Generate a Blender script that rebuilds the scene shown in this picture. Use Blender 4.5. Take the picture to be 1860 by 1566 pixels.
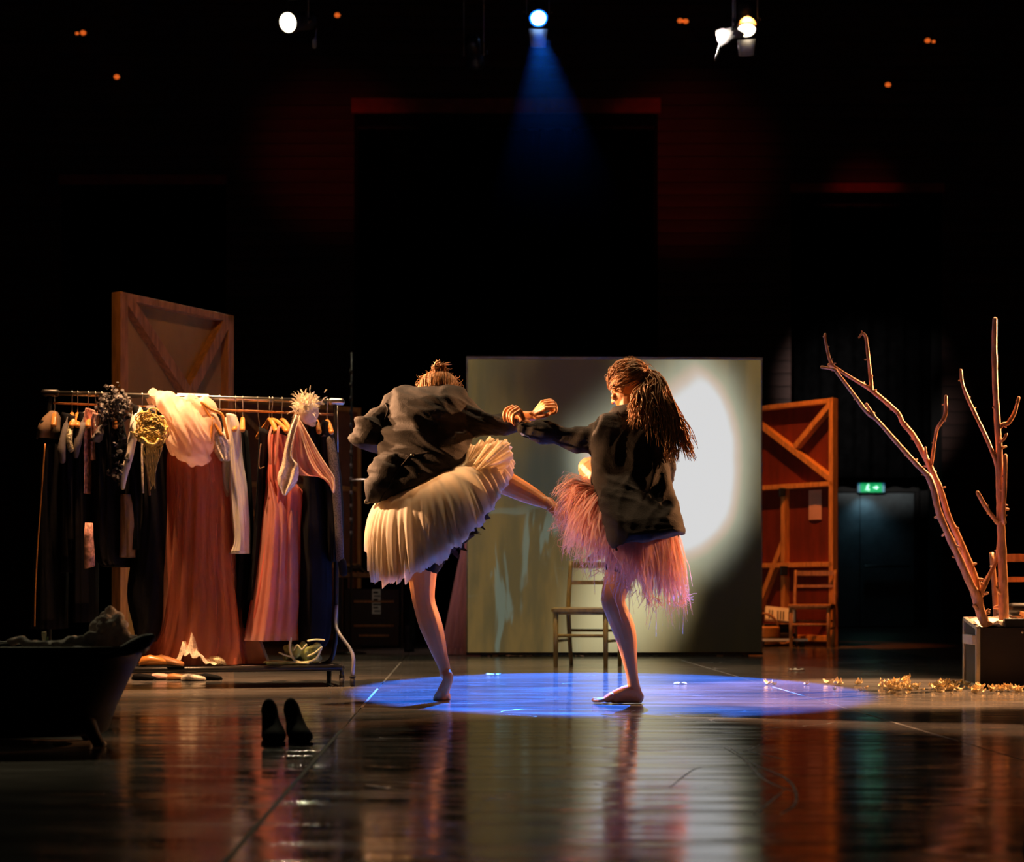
import bpy, bmesh, math, random
import numpy as np
from mathutils import Vector, Matrix, noise

for _o in list(bpy.data.objects):
    bpy.data.objects.remove(_o)
S = bpy.context.scene
COL = S.collection
PI = math.pi
V = Vector
rnd = random.Random(7)

# ------------------------------------------------------------------ camera
# the camera looks level along +Y from 0.52 m above the stage floor (front row); a vertical lens shift keeps uprights upright
F, CX, HY, CH = 2900.0, 930.0, 1082.0, 0.52


def W(px, py, d):
    """real position of something seen at (px, py) that stands d metres away"""
    return V(((px - CX) / F * d, d, CH - (py - HY) / F * d))


def FL(px, py):
    """point of the stage floor seen at (px, py)"""
    d = CH * F / (py - HY)
    return V(((px - CX) / F * d, d, 0.0))


cam = bpy.data.cameras.new('camera')
cam.sensor_width = 36
cam.lens = F / 1860 * 36
cam.shift_y = (HY - 783) / 1860
cam.clip_end = 200
cam.dof.use_dof = True
cam.dof.focus_distance = 7.85
cam.dof.aperture_fstop = 2.8
cam_o = bpy.data.objects.new('camera', cam)
cam_o.location = (0, 0, CH)
cam_o.rotation_euler = (PI / 2, 0, 0)
COL.objects.link(cam_o)
S.camera = cam_o

# ------------------------------------------------------------------ world, exposure
w = bpy.data.worlds.new('dark_hall')
w.use_nodes = True
w.node_tree.nodes['Background'].inputs[0].default_value = (0.4, 0.35, 0.5, 1)
w.node_tree.nodes['Background'].inputs[1].default_value = 0.0015
S.world = w
S.view_settings.view_transform = 'Standard'
S.view_settings.look = 'None'
S.view_settings.gamma = 1
S.view_settings.use_curve_mapping = False
S.view_settings.exposure = 0.0


# ------------------------------------------------------------------ stage lighting
def spot(name, loc, aim, power, color, angle, blend=0.3, size=0.06):
    l = bpy.data.lights.new(name, 'SPOT')
    l.energy = power
    l.color = color
    l.spot_size = math.radians(angle)
    l.spot_blend = blend
    l.shadow_soft_size = size
    o = bpy.data.objects.new(name, l)
    o.location = loc
    o.rotation_euler = (V(aim) - V(loc)).to_track_quat('-Z', 'Y').to_euler()
    COL.objects.link(o)
    return o


WARM = (1.0, 0.50, 0.22)
AMBER = (1.0, 0.42, 0.16)
BLUE_LAMP = V((0.25, 15.0, 5.93))
spot('blue_backlight', BLUE_LAMP + V((0.0, -0.12, -0.12)), (0.50, 9.1, 0), 36000, (0.008, 0.17, 1.0), 19.3, 0.10, 0.05)
spot('top_wash', (-0.3, 9.9, 8.2), (-0.3, 9.8, 0), 1900, (1.0, 0.64, 0.34), 43, 0.25, 0.15)
spot('rack_toplight', (-2.1, 8.35, 5.8), (-1.80, 9.10, 1.55), 3600, WARM, 29, 1.0, 0.08)
spot('left_sidelight', (-6.0, 7.95, 2.7), (-0.54, 7.92, 1.34), 5200, WARM, 7.8, 0.7, 0.08)
spot('left_backlight', (-5.2, 10.3, 3.6), (0.2, 7.8, 1.0), 9500, (1.0, 0.52, 0.26), 15, 0.6, 0.08)
spot('skirt_fill', (-5.6, 6.5, 3.9), (0.20, 7.5, 0.90), 2100, (1.0, 0.55, 0.30), 4.0, 1.0, 0.05)  # narrow spot added to brighten the pink skirt and raised knee
spot('right_sidelight', (5.8, 10.7, 2.8), (0.25, 7.8, 0.95), 4200, AMBER, 17, 0.5, 0.08)
spot('tree_light', (5.4, 11.4, 6.3), (2.60, 9.1, 0.9), 10500, WARM, 21, 0.5, 0.05)
spot('red_flat_light', (2.2, 14.9, 6.0), (2.85, 16.7, 1.1), 2200, (1.0, 0.30, 0.05), 30, 0.7, 0.08)
spot('left_flat_light', (-1.6, 7.5, 5.4), (-2.3, 11.3, 1.9), 170, (1.0, 0.46, 0.10), 24, 0.6, 0.08)
spot('chair_light', (1.9, 8.2, 5.6), (0.55, 11.7, 0.3), 300, (1.0, 0.72, 0.30), 7.5, 0.8, 0.08)
spot('upstage_fill', (-2.6, 10.6, 6.0), (-0.75, 14.6, 0.4), 420, (1.0, 0.62, 0.50), 16, 0.8, 0.08)  # added lamp that brightens the pink dress and the prop table
spot('tub_rim_fill', (-4.2, 9.8, 5.2), (-1.95, 5.6, 0.35), 420, (1.0, 0.85, 0.5), 13, 0.7, 0.08)  # weak lamp added for a bright rim on the bath foam
spot('bar_lamp_left', (-2.15, 14.8, 5.8), (-0.8, 11.0, 1.0), 260, (1.0, 0.88, 0.55), 70, 0.7, 0.08)
spot('drape_light', (1.5, 14.0, 6.0), (5.55, 25.0, 3.7), 9000, (1.0, 0.9, 0.8), 14.5, 0.9, 0.08)
spot('red_wall_left', (-1.0, 18.0, 6.2), (-2.75, 25.0, 7.4), 160, (1.0, 0.09, 0.06), 24, 1.0, 0.1)
spot('red_wall_right', (1.0, 18.0, 6.2), (2.65, 25.0, 7.2), 200, (1.0, 0.09, 0.06), 26, 1.0, 0.1)
spot('red_lintel_right', (4.6, 18.0, 6.2), (5.5, 25.0, 6.86), 120, (1.0, 0.07, 0.05), 11, 1.0, 0.1)
spot('house_glow', (-1.0, 1.0, 7.5), (0.0, 9.5, 0.4), 22, (1.0, 0.72, 0.5), 70, 0.9, 0.3)


# ------------------------------------------------------------------ materials
def lin(c):
    return tuple(((x + 0.055) / 1.055) ** 2.4 if x > 0.04045 else x / 12.92 for x in c)


class NT:
    def __init__(s, m):
        s.t = m.node_tree
        s.n = s.t.nodes
        s.l = s.t.links

    def new(s, ty, **k):
        n = s.n.new(ty)
        for a, b in k.items():
            setattr(n, a, b)
        return n

    def link(s, a, b):
        s.l.new(a, b)

    def put(s, sock, v):
        if hasattr(v, 'is_output'):
            s.l.new(v, sock)
        else:
            sock.default_value = v

    def math(s, op, a, b=0.0, c=None, clamp=False):
        n = s.n.new('ShaderNodeMath')
        n.operation = op
        n.use_clamp = clamp
        s.put(n.inputs[0], a)
        s.put(n.inputs[1], b)
        if c is not None:
            s.put(n.inputs[2], c)
        return n.outputs[0]

    def mix(s, f, a, b, blend='MIX'):
        n = s.n.new('ShaderNodeMix')
        n.data_type = 'RGBA'
        n.blend_type = blend
        s.put(n.inputs[0], f)
        s.put(n.inputs[6], a if hasattr(a, 'is_output') else (*a, 1))
        s.put(n.inputs[7], b if hasattr(b, 'is_output') else (*b, 1))
        return n.outputs[2]

    def coords(s, scale=(1, 1, 1), rot=(0, 0, 0), kind='Object'):
        tc = s.n.new('ShaderNodeTexCoord')
        mp = s.n.new('ShaderNodeMapping')
        mp.inputs['Scale'].default_value = scale
        mp.inputs['Rotation'].default_value = rot
        s.l.new(tc.outputs[kind], mp.inputs[0])
        return mp.outputs[0]

    def noise(s, vec, scale, detail=3, rough=0.55, dist=0.0):
        n = s.n.new('ShaderNodeTexNoise')
        n.inputs['Scale'].default_value = scale
        n.inputs['Detail'].default_value = detail
        n.inputs['Roughness'].default_value = rough
        n.inputs['Distortion'].default_value = dist
        s.l.new(vec, n.inputs['Vector'])
        return n.outputs[0]

    def ramp(s, v, lo, hi, a=0.0, b=1.0):
        n = s.n.new('ShaderNodeMapRange')
        n.clamp = True
        n.interpolation_type = 'SMOOTHSTEP'
        s.put(n.inputs[0], v)
        n.inputs[1].default_value = lo
        n.inputs[2].default_value = hi
        n.inputs[3].default_value = a
        n.inputs[4].default_value = b
        return n.outputs[0]


def mat(name, col, rough=0.6, metal=0.0, var=0.2, scale=6.0, stretch=(1, 1, 1), bump=0.0, bscale=30.0, bstretch=None,
        trans=0.0, clear=0.0, emit=None, estr=0.0, spec=0.5, sheen=0.0, sss=0.0):
    m = bpy.data.materials.new(name)
    m.use_nodes = True
    t = NT(m)
    p = t.n['Principled BSDF']
    out = t.n['Material Output']
    c = t.coords(stretch)
    f = t.noise(c, scale, 4)
    dark = tuple(x * (1 - var) for x in col)
    lite = tuple(min(1, x * (1 + var)) for x in col)
    t.link(t.mix(t.ramp(f, 0.3, 0.7), dark, lite), p.inputs['Base Color'])
    p.inputs['Roughness'].default_value = rough
    p.inputs['Metallic'].default_value = metal
    p.inputs['Specular IOR Level'].default_value = spec
    if sheen:
        p.inputs['Sheen Weight'].default_value = sheen
    if sss:
        p.inputs['Subsurface Weight'].default_value = sss
        p.inputs['Subsurface Radius'].default_value = (0.02, 0.008, 0.004)
        p.inputs['Subsurface Scale'].default_value = 0.5
    if bump:
        b = t.new('ShaderNodeBump')
        b.inputs['Strength'].default_value = bump
        b.inputs['Distance'].default_value = 0.01
        t.link(t.noise(t.coords(bstretch or stretch), bscale, 4), b.inputs['Height'])
        t.link(b.outputs[0], p.inputs['Normal'])
    if emit:
        p.inputs['Emission Color'].default_value = (*emit, 1)
        p.inputs['Emission Strength'].default_value = estr
    sh = p.outputs[0]
    if trans:
        tr = t.new('ShaderNodeBsdfTranslucent')
        tr.inputs[0].default_value = (*lite, 1)
        mx = t.new('ShaderNodeMixShader')
        mx.inputs[0].default_value = trans
        t.link(sh, mx.inputs[1])
        t.link(tr.outputs[0], mx.inputs[2])
        sh = mx.outputs[0]
    if clear:
        tp = t.new('ShaderNodeBsdfTransparent')
        mx = t.new('ShaderNodeMixShader')
        mx.inputs[0].default_value = clear
        t.link(sh, mx.inputs[1])
        t.link(tp.outputs[0], mx.inputs[2])
        sh = mx.outputs[0]
    if sh is not p.outputs[0]:
        t.link(sh, out.inputs[0])
    return m


M = {}
M['black_paint'] = mat('black_paint', (0.006, 0.006, 0.007), 0.8, var=0.3)
M['wall_board'] = mat('wall_board', (0.055, 0.022, 0.018), 0.75, var=0.35, scale=1.5, stretch=(0.4, 1, 3), bump=0.2)
M['red_trim'] = mat('red_trim', (0.35, 0.05, 0.03), 0.6, var=0.2)
M['black_cloth'] = mat('black_cloth', (0.008, 0.008, 0.01), 0.95, var=0.3, bump=0.1, spec=0.1)
M['charcoal'] = mat('charcoal', (0.034, 0.029, 0.027), 0.8, var=0.25, scale=12, bump=0.3, bscale=200, spec=0.2)
M['grey_cloth'] = mat('grey_cloth', (0.16, 0.14, 0.14), 0.85, var=0.25, bump=0.2, bscale=120)
M['brown_cloth'] = mat('brown_cloth', (0.22, 0.13, 0.07), 0.85, var=0.25, bump=0.2, bscale=120)
M['pink_print'] = mat('pink_print', (0.6, 0.3, 0.24), 0.7, var=0.6, scale=40, bump=0.2)
M['sequin'] = mat('sequin', (0.7, 0.55, 0.35), 0.25, 0.6, var=0.7, scale=120, bump=0.6, bscale=150)
M['white_satin'] = mat('white_satin', (0.78, 0.73, 0.66), 0.32, var=0.08, bump=0.15, bscale=8, bstretch=(6, 6, 1))
M['white_cloth'] = mat('white_cloth', (0.8, 0.76, 0.68), 0.75, var=0.12, bump=0.2, bscale=25)
M['peach_tulle'] = mat('peach_tulle', (0.58, 0.17, 0.09), 0.8, var=0.2, scale=5, stretch=(5, 5, 0.5), bump=0.15, trans=0.35, clear=0.08)
M['pale_tulle'] = mat('pale_tulle', (0.85, 0.66, 0.52), 0.8, var=0.12, scale=7, trans=0.4, clear=0.12)
M['rose_cloth'] = mat('rose_cloth', (0.66, 0.16, 0.12), 0.75, var=0.2, scale=5, stretch=(5, 5, 0.5), trans=0.25, clear=0.03)
M['rose_tulle'] = mat('rose_tulle', (0.72, 0.34, 0.28), 0.8, var=0.15, scale=6, trans=0.45, clear=0.2)
M['cream_tulle'] = mat('cream_tulle', (0.84, 0.74, 0.58), 0.8, var=0.10, scale=9, trans=0.42, clear=0.10)
M['pink_tulle'] = mat('pink_tulle', (0.80, 0.48, 0.45), 0.8, var=0.15, scale=9, trans=0.42, clear=0.10)
M['lace'] = mat('lace', (0.8, 0.68, 0.55), 0.8, var=0.3, scale=60, bump=0.6, bscale=90, clear=0.05)
M['gold_rope'] = mat('gold_rope', (0.90, 0.62, 0.20), 0.55, var=0.25, scale=40, bump=0.4, bscale=150)
M['wood_hanger'] = mat('wood_hanger', (0.62, 0.25, 0.055), 0.3, var=0.15, scale=10, stretch=(1, 6, 6))
M['wood_raw'] = mat('wood_raw', (0.40, 0.17, 0.06), 0.6, var=0.3, scale=7, stretch=(6, 6, 0.7), bump=0.15)
M['plywood_red'] = mat('plywood_red', (0.17, 0.020, 0.008), 0.65, var=0.2, scale=4, stretch=(3, 3, 0.5), bump=0.1)
M['plywood'] = mat('plywood', (0.36, 0.20, 0.06), 0.7, var=0.15, scale=3, stretch=(1.5, 1.5, 0.6), bump=0.05)
M['timber_red'] = mat('timber_red', (0.75, 0.32, 0.09), 0.6, var=0.2, scale=8, stretch=(5, 5, 0.6), bump=0.1)
M['chair_wood'] = mat('chair_wood', (0.50, 0.23, 0.09), 0.45, var=0.25, scale=9, stretch=(5, 5, 0.8), bump=0.1)
M['chair_olive'] = mat('chair_olive', (0.26, 0.19, 0.06), 0.45, var=0.25, scale=9, stretch=(5, 5, 0.8), bump=0.1)
M['bark'] = mat('bark', (0.58, 0.26, 0.11), 0.42, var=0.35, scale=22, stretch=(2, 2, 0.5), bump=0.6, bscale=60)
M['steel'] = mat('steel', (0.55, 0.52, 0.48), 0.28, 1.0, var=0.1)
M['alu'] = mat('alu', (0.62, 0.56, 0.46), 0.35, 0.8, var=0.15)
M['black_metal'] = mat('black_metal', (0.012, 0.012, 0.013), 0.35, var=0.2)
M['rubber'] = mat('rubber', (0.015, 0.015, 0.015), 0.7)
M['enamel_black'] = mat('enamel_black', (0.004, 0.005, 0.008), 0.55, var=0.3, spec=0.12)
M['case_red'] = mat('case_red', (0.009, 0.0022, 0.002), 0.6, var=0.3, bump=0.1)
M['shoe_black'] = mat('shoe_black', (0.004, 0.004, 0.005), 0.75, var=0.3, spec=0.08)
M['skin'] = mat('skin', (0.62, 0.26, 0.085), 0.5, var=0.08, scale=8, sss=0.15)
M['hair_ginger'] = mat('hair_ginger', (0.48, 0.22, 0.06), 0.4, var=0.45, scale=30, stretch=(3, 3, 0.4), bump=0.5, bscale=90, bstretch=(4, 4, 0.4))
M['hair_brown'] = mat('hair_brown', (0.52, 0.25, 0.085), 0.4, var=0.45, scale=30, stretch=(3, 3, 0.4), bump=0.5, bscale=90, bstretch=(4, 4, 0.4))
M['eye'] = mat('eye', (0.7, 0.66, 0.6), 0.2)
M['foam'] = mat('foam', (0.42, 0.40, 0.38), 0.95, var=0.25, scale=25, bump=0.6, bscale=60, trans=0.25)
M['bottle'] = mat('bottle', (0.8, 0.75, 0.5), 0.35, var=0.05)
M['chip'] = mat('chip', (0.88, 0.60, 0.30), 0.7, var=0.3, scale=30)
M['paper'] = mat('paper', (0.8, 0.78, 0.72), 0.7, var=0.08)
M['paper_pink'] = mat('paper_pink', (0.75, 0.42, 0.34), 0.7, var=0.08)
M['green_cloth'] = mat('green_cloth', (0.32, 0.42, 0.16), 0.55, var=0.5, scale=18)
M['tan_leather'] = mat('tan_leather', (0.45, 0.20, 0.07), 0.45, var=0.25)
M['feather'] = mat('feather', (0.80, 0.72, 0.56), 0.8, var=0.2, scale=30, trans=0.3)
M['dark_feather'] = mat('dark_feather', (0.05, 0.042, 0.045), 0.55, var=0.4, scale=40)
M['lining_blue'] = mat('lining_blue', (0.10, 0.12, 0.30), 0.35, var=0.15)
M['lens_warm'] = mat('lens_warm', (0.9, 0.85, 0.7), 0.2, emit=(1.0, 0.82, 0.55), estr=9)
M['lens_blue'] = mat('lens_blue', (0.5, 0.7, 1.0), 0.2, emit=(0.30, 0.55, 1.0), estr=9)
M['rim_blue'] = mat('rim_blue', (0.1, 0.3, 1.0), 0.2, emit=(0.0, 0.16, 1.0), estr=3.5)
M['amber_glow'] = mat('amber_glow', (0.8, 0.3, 0.1), 0.4, emit=(1.0, 0.16, 0.02), estr=0.7)
M['lamp_body'] = mat('lamp_body', (0.10, 0.09, 0.085), 0.5, 0.3, var=0.2)
M['lamp_grey'] = mat('lamp_grey', (0.42, 0.40, 0.40), 0.5, 0.2, var=0.15)
M['door_paint'] = mat('door_paint', (0.10, 0.13, 0.15), 0.5, var=0.15)
M['exit_green'] = mat('exit_green', (0.02, 0.3, 0.12), 0.4, emit=(0.01, 0.42, 0.13), estr=0.8)
M['exit_white'] = mat('exit_white', (0.8, 0.9, 0.85), 0.4, emit=(0.45, 1.0, 0.75), estr=1.5)
M['exit_side'] = mat('exit_side', (0.2, 0.4, 0.5), 0.3, emit=(0.05, 0.25, 0.42), estr=0.35)
M['ivory'] = mat('ivory', (0.85, 0.76, 0.6), 0.35, var=0.08)


def floor_mat(name, vinyl=True):
    m = bpy.data.materials.new(name)
    m.use_nodes = True
    t = NT(m)
    p = t.n['Principled BSDF']
    c = t.coords()
    big = t.noise(c, 0.9, 5, 0.6)
    col = t.mix(t.ramp(big, 0.3, 0.7), (0.115, 0.104, 0.096), (0.195, 0.182, 0.172))
    # dull rubbed patches and dust
    sm = t.noise(t.coords((0.7, 2.2, 1)), 5, 5, 0.65)
    col = t.mix(t.math('MULTIPLY', t.ramp(sm, 0.52, 0.75), 0.5), col, (0.30, 0.28, 0.26))
    # scuffs: thin wandering light lines at a few directions
    sc = None
    for i, (rz, sx, sy, off) in enumerate([(0.5, 0.35, 1.6, 0.0), (-0.7, 0.4, 1.3, 3.1), (1.2, 0.3, 1.1, 7.7)]):
        cc = t.coords((sx, sy, 1), (0, 0, rz))
        n1 = t.noise(cc, 1.1 + 0.3 * i, 2, 0.4, 0.6)
        line = t.math('ABSOLUTE', t.math('SUBTRACT', n1, 0.5 + 0.02 * i))
        line = t.ramp(line, 0.0, 0.0028, 1.0, 0.0)
        gate = t.ramp(t.noise(t.coords((1, 1, 1), (0, 0, off)), 0.8, 2), 0.52, 0.62)
        line = t.math('MULTIPLY', line, gate)
        sc = line if sc is None else t.math('MAXIMUM', sc, line)
    col = t.mix(t.math('MULTIPLY', sc, 0.55), col, (0.48, 0.46, 0.43))
    t.link(col, p.inputs['Base Color'])
    r = t.ramp(t.noise(t.coords((0.6, 2.5, 1)), 3.0, 4), 0.3, 0.75, 0.09, 0.19)
    r = t.math('ADD', r, t.math('MULTIPLY', sc, 0.2))
    t.link(r, p.inputs['Roughness'])
    p.inputs['IOR'].default_value = 2.05
    # the roll lies in shallow waves across its length, so reflections break into level streaks
    def bump(h, st, di, prev=None):
        b = t.new('ShaderNodeBump')
        b.inputs['Strength'].default_value = st
        b.inputs['Distance'].default_value = di
        t.link(h, b.inputs['Height'])
        if prev:
            t.link(prev.outputs[0], b.inputs['Normal'])
        return b
    b1 = bump(t.noise(t.coords((0.30, 2.1, 1)), 2.6, 2, 0.5), 0.30, 0.012)
    b2 = bump(t.noise(t.coords((0.9, 8.0, 1)), 2.6, 3, 0.6), 0.16, 0.0035, b1)
    # a few sharp creases right across
    cw = t.noise(t.coords((0.10, 1.5, 1)), 2.2, 3, 0.6)
    cre = t.ramp(t.math('ABSOLUTE', t.math('SUBTRACT', cw, 0.5)), 0.0, 0.012, 1.0, 0.0)
    b2 = bump(cre, 0.25, 0.003, b2)
    t.link(b2.outputs[0], p.inputs['Normal'])
    return m


M['vinyl'] = floor_mat('vinyl')
M['wood_floor'] = mat('wood_floor', (0.06, 0.03, 0.015), 0.4, var=0.3, scale=4, stretch=(4, 0.5, 1))


def screen_mat():
    """the picture thrown on the screen: a burnt-out white patch in a hazy olive and teal field"""
    m = bpy.data.materials.new('projected_picture')
    m.use_nodes = True
    t = NT(m)
    p = t.n['Principled BSDF']
    tc = t.new('ShaderNodeTexCoord')
    sp = t.new('ShaderNodeSeparateXYZ')
    t.link(tc.outputs['Generated'], sp.inputs[0])
    u, v = sp.outputs[0], sp.outputs[2]
    wob = t.noise(t.coords((1, 1, 1), kind='Generated'), 3.5, 3, 0.5)
    wob2 = t.noise(t.coords((9, 1, 1.6), kind='Generated'), 1.6, 4, 0.6)
    wb = t.math('SUBTRACT', wob, 0.5)

    def blob(u0, v0, ru, rv, shear=0.0, wobble=0.25):
        du = t.math('SUBTRACT', u, u0)
        dv = t.math('SUBTRACT', v, v0)
        du = t.math('SUBTRACT', du, t.math('MULTIPLY', dv, shear))
        a = t.math('POWER', t.math('ABSOLUTE', t.math('DIVIDE', du, ru)), 2.4)
        b = t.math('POWER', t.math('ABSOLUTE', t.math('DIVIDE', dv, rv)), 2.4)
        d = t.math('POWER', t.math('ADD', a, b), 1 / 2.4)
        return t.math('ADD', d, t.math('MULTIPLY', wb, wobble))
    core = blob(0.665, 0.655, 0.246, 0.318, 0.0, 0.16)
    # the patch is cut off aslant at its upper left
    cut = t.math('ADD', t.math('MULTIPLY', t.math('SUBTRACT', u, 0.765), -1.45), t.math('MULTIPLY', t.math('SUBTRACT', v, 0.925), 1.75))
    cut = t.math('ADD', t.math('ADD', cut, 1.0), t.math('MULTIPLY', wb, 0.10))
    core = t.math('SMOOTH_MAX', core, cut, 0.12)
    low = blob(0.565, 0.24, 0.205, 0.36, 0.32, 0.25)
    base = t.mix(t.ramp(wob2, 0.38, 0.62), (0.135, 0.086, 0.027), (0.085, 0.062, 0.024))
    brown = blob(0.34, 0.93, 0.30, 0.26, 0.0, 0.6)
    base = t.mix(t.ramp(brown, 0.25, 1.25, 0.95, 0.0), base, (0.020, 0.010, 0.005))
    teal = blob(0.28, 0.60, 0.20, 0.15, 0.0, 0.6)
    base = t.mix(t.ramp(teal, 0.2, 1.3, 0.8, 0.0), base, (0.030, 0.037, 0.030))
    # faint pale figures in the lower left of the picture
    st = t.ramp(t.noise(t.coords((7, 1, 1.2), kind='Generated'), 2.4, 3, 0.6, 0.7), 0.58, 0.66)
    st2 = t.ramp(t.noise(t.coords((1.2, 1, 9), kind='Generated'), 2.0, 2, 0.5, 0.5), 0.62, 0.70)
    st = t.math('MAXIMUM', st, st2)
    gate = t.math('MULTIPLY', t.ramp(u, 0.50, 0.35), t.ramp(v, 0.55, 0.42))
    base = t.mix(t.math('MULTIPLY', t.math('MULTIPLY', st, gate), 0.55), base, (0.135, 0.185, 0.150))
    dusk = t.math('MULTIPLY', t.ramp(t.math('SUBTRACT', u, t.math('MULTIPLY', v, 0.35)), 0.62, 0.78), t.ramp(v, 0.62, 0.36))
    base = t.mix(t.math('MULTIPLY', dusk, 0.97), base, (0.004, 0.003, 0.0016))
    glow1 = t.ramp(core, 0.95, 1.62, 1.0, 0.0)
    glow1 = t.math('POWER', glow1, 2.0)
    glow2 = t.math('POWER', t.ramp(low, 0.15, 1.35, 1.0, 0.0), 1.2)
    col = t.mix(t.math('MULTIPLY', glow2, 0.95), base, (0.72, 0.63, 0.34))
    col = t.mix(glow1, col, (0.50, 0.51, 0.37))
    col = t.mix(t.ramp(core, 1.10, 0.94), col, (0.74, 0.74, 0.74))
    rim = t.math('MULTIPLY', t.ramp(core, 0.96, 1.04), t.ramp(core, 1.15, 1.06))
    col = t.mix(t.math('MULTIPLY', rim, 0.4), col, (0.72, 0.46, 0.36))
    p.inputs['Base Color'].default_value = (0.06, 0.06, 0.055, 1)
    p.inputs['Roughness'].default_value = 0.8
    t.link(col, p.inputs['Emission Color'])
    p.inputs['Emission Strength'].default_value = 0.92
    return m


M['projected_picture'] = screen_mat()


# ------------------------------------------------------------------ mesh helpers
def cr(pts, k=4):
    """smooth resampling of a list of equal-length tuples"""
    P = [np.array(p, float) for p in pts]
    P = [2 * P[0] - P[1]] + P + [2 * P[-1] - P[-2]]
    out = []
    for i in range(1, len(P) - 2):
        a, b, c, d = P[i - 1:i + 3]
        for j in range(k):
            s = j / k
            out.append(0.5 * ((2 * b) + (c - a) * s + (2 * a - 5 * b + 4 * c - d) * s * s + (3 * b - a - 3 * c + d) * s ** 3))
    out.append(P[-2])
    return out


class MB:
    def __init__(s):
        s.v = []
        s.f = []

    def add(s, vs, fs):
        o = len(s.v)
        s.v += [tuple(p) for p in vs]
        s.f += [tuple(i + o for i in f) for f in fs]
        return s

    def box(s, c, size, R=None):
        hx, hy, hz = size[0] / 2, size[1] / 2, size[2] / 2
        vs = [V((x, y, z)) for x in (-hx, hx) for y in (-hy, hy) for z in (-hz, hz)]
        if R is not None:
            vs = [R @ p for p in vs]
        vs = [p + V(c) for p in vs]
        return s.add(vs, [(0, 1, 3, 2), (4, 6, 7, 5), (0, 4, 5, 1), (2, 3, 7, 6), (0, 2, 6, 4), (1, 5, 7, 3)])

    def beam(s, a, b, wdt, hgt, up=(0, 0, 1)):
        """a straight timber from a to b, wdt wide (sideways) and hgt in the up direction"""
        a, b = V(a), V(b)
        d = b - a
        x = d.normalized()
        y = V(up).cross(x)
        if y.length < 1e-4:
            y = V((0, 1, 0)).cross(x)
        y.normalize()
        z = x.cross(y)
        R = Matrix((x, y, z)).transposed()
        return s.box((a + b) / 2, (d.length, wdt, hgt), R)

    def loft(s, rings, cap=True, closed=True):
        n = len(rings[0])
        vs = [p for r in rings for p in r]
        fs = []
        for i in range(len(rings) - 1):
            for j in range(n if closed else n - 1):
                k = (j + 1) % n
                fs.append((i * n + j, i * n + k, (i + 1) * n + k, (i + 1) * n + j))
        if cap:
            fs.append(tuple(range(n))[::-1])
            fs.append(tuple(range((len(rings) - 1) * n, len(rings) * n)))
        return s.add(vs, fs)

    def tube(s, pts, rad, n=8, rnd_ends=False, flat=1.0):
        pts = [V(p) for p in pts]
        if not hasattr(rad, '__len__'):
            rad = [rad] * len(pts)
        rad = list(rad)
        if rnd_ends:
            d0 = (pts[0] - pts[1]).normalized()
            d1 = (pts[-1] - pts[-2]).normalized()
            a = []
            for q in (80, 55, 28):
                a.append((pts[0] + d0 * rad[0] * math.sin(math.radians(q)), rad[0] * math.cos(math.radians(q))))
            b = []
            for q in (28, 55, 80):
                b.append((pts[-1] + d1 * rad[-1] * math.sin(math.radians(q)), rad[-1] * math.cos(math.radians(q))))
            pts = [x[0] for x in a] + pts + [x[0] for x in b]
            rad = [x[1] for x in a] + rad + [x[1] for x in b]
        rings = []
        t0 = (pts[1] - pts[0]).normalized()
        up = V((0, 0, 1)) if abs(t0.z) < 0.9 else V((0, 1, 0))
        x = t0.cross(up).normalized()
        for i, p in enumerate(pts):
            t = (pts[min(i + 1, len(pts) - 1)] - pts[max(i - 1, 0)])
            if t.length < 1e-9:
                t = t0
            t = t.normalized()
            x = (x - t * x.dot(t))
            if x.length < 1e-6:
                x = t.orthogonal()
            x.normalize()
            y = t.cross(x)
            rings.append([p + (x * math.cos(2 * PI * j / n) + y * math.sin(2 * PI * j / n) * flat) * rad[i] for j in range(n)])
        return s.loft(rings)

    def ell(s, c, r, R=None, nu=16, nv=10):
        c = V(c)
        rings = []
        for i in range(nv + 1):
            ph = PI * (0.02 + 0.96 * i / nv)
            ring = []
            for j in range(nu):
                th = 2 * PI * j / nu
                p = V((r[0] * math.sin(ph) * math.cos(th), r[1] * math.sin(ph) * math.sin(th), r[2] * math.cos(ph)))
                ring.append(c + (R @ p if R is not None else p))
            rings.append(ring[::-1])
        return s.loft(rings)

    def lathe(s, prof, c=(0, 0, 0), n=20, R=None):
        rings = []
        for r, z in prof:
            ring = [V((r * math.cos(2 * PI * j / n), r * math.sin(2 * PI * j / n), z)) for j in range(n)]
            rings.append([(R @ p if R is not None else p) + V(c) for p in ring])
        return s.loft(rings)

    def sheet(s, grid):
        n = len(grid[0])
        vs = [p for r in grid for p in r]
        fs = [(i * n + j, i * n + j + 1, (i + 1) * n + j + 1, (i + 1) * n + j) for i in range(len(grid) - 1) for j in range(n - 1)]
        return s.add(vs, fs)

    def ribbon(s, pts, wid, side):
        pts = [V(p) for p in pts]
        vs, fs = [], []
        for i, p in enumerate(pts):
            ww = wid[i] if hasattr(wid, '__len__') else wid
            vs += [p - side * ww / 2, p + side * ww / 2]
            if i:
                fs.append((2 * i - 2, 2 * i - 1, 2 * i + 1, 2 * i))
        return s.add(vs, fs)

    def mesh(s, name, smooth=True):
        me = bpy.data.meshes.new(name)
        me.from_pydata(s.v, [], s.f)
        if smooth:
            me.polygons.foreach_set('use_smooth', [True] * len(me.polygons))
        me.update()
        return me


def link(name, me, m=None, parent=None):
    o = bpy.data.objects.new(name, me)
    if m is not None and me is not None and not me.materials:
        me.materials.append(m if not isinstance(m, str) else M[m])
    COL.objects.link(o)
    if parent is not None:
        o.parent = parent
        o.matrix_parent_inverse = Matrix.Translation(parent.location).inverted() if parent.rotation_euler == ZERO_ROT else parent.matrix_basis.inverted()
    return o


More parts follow.
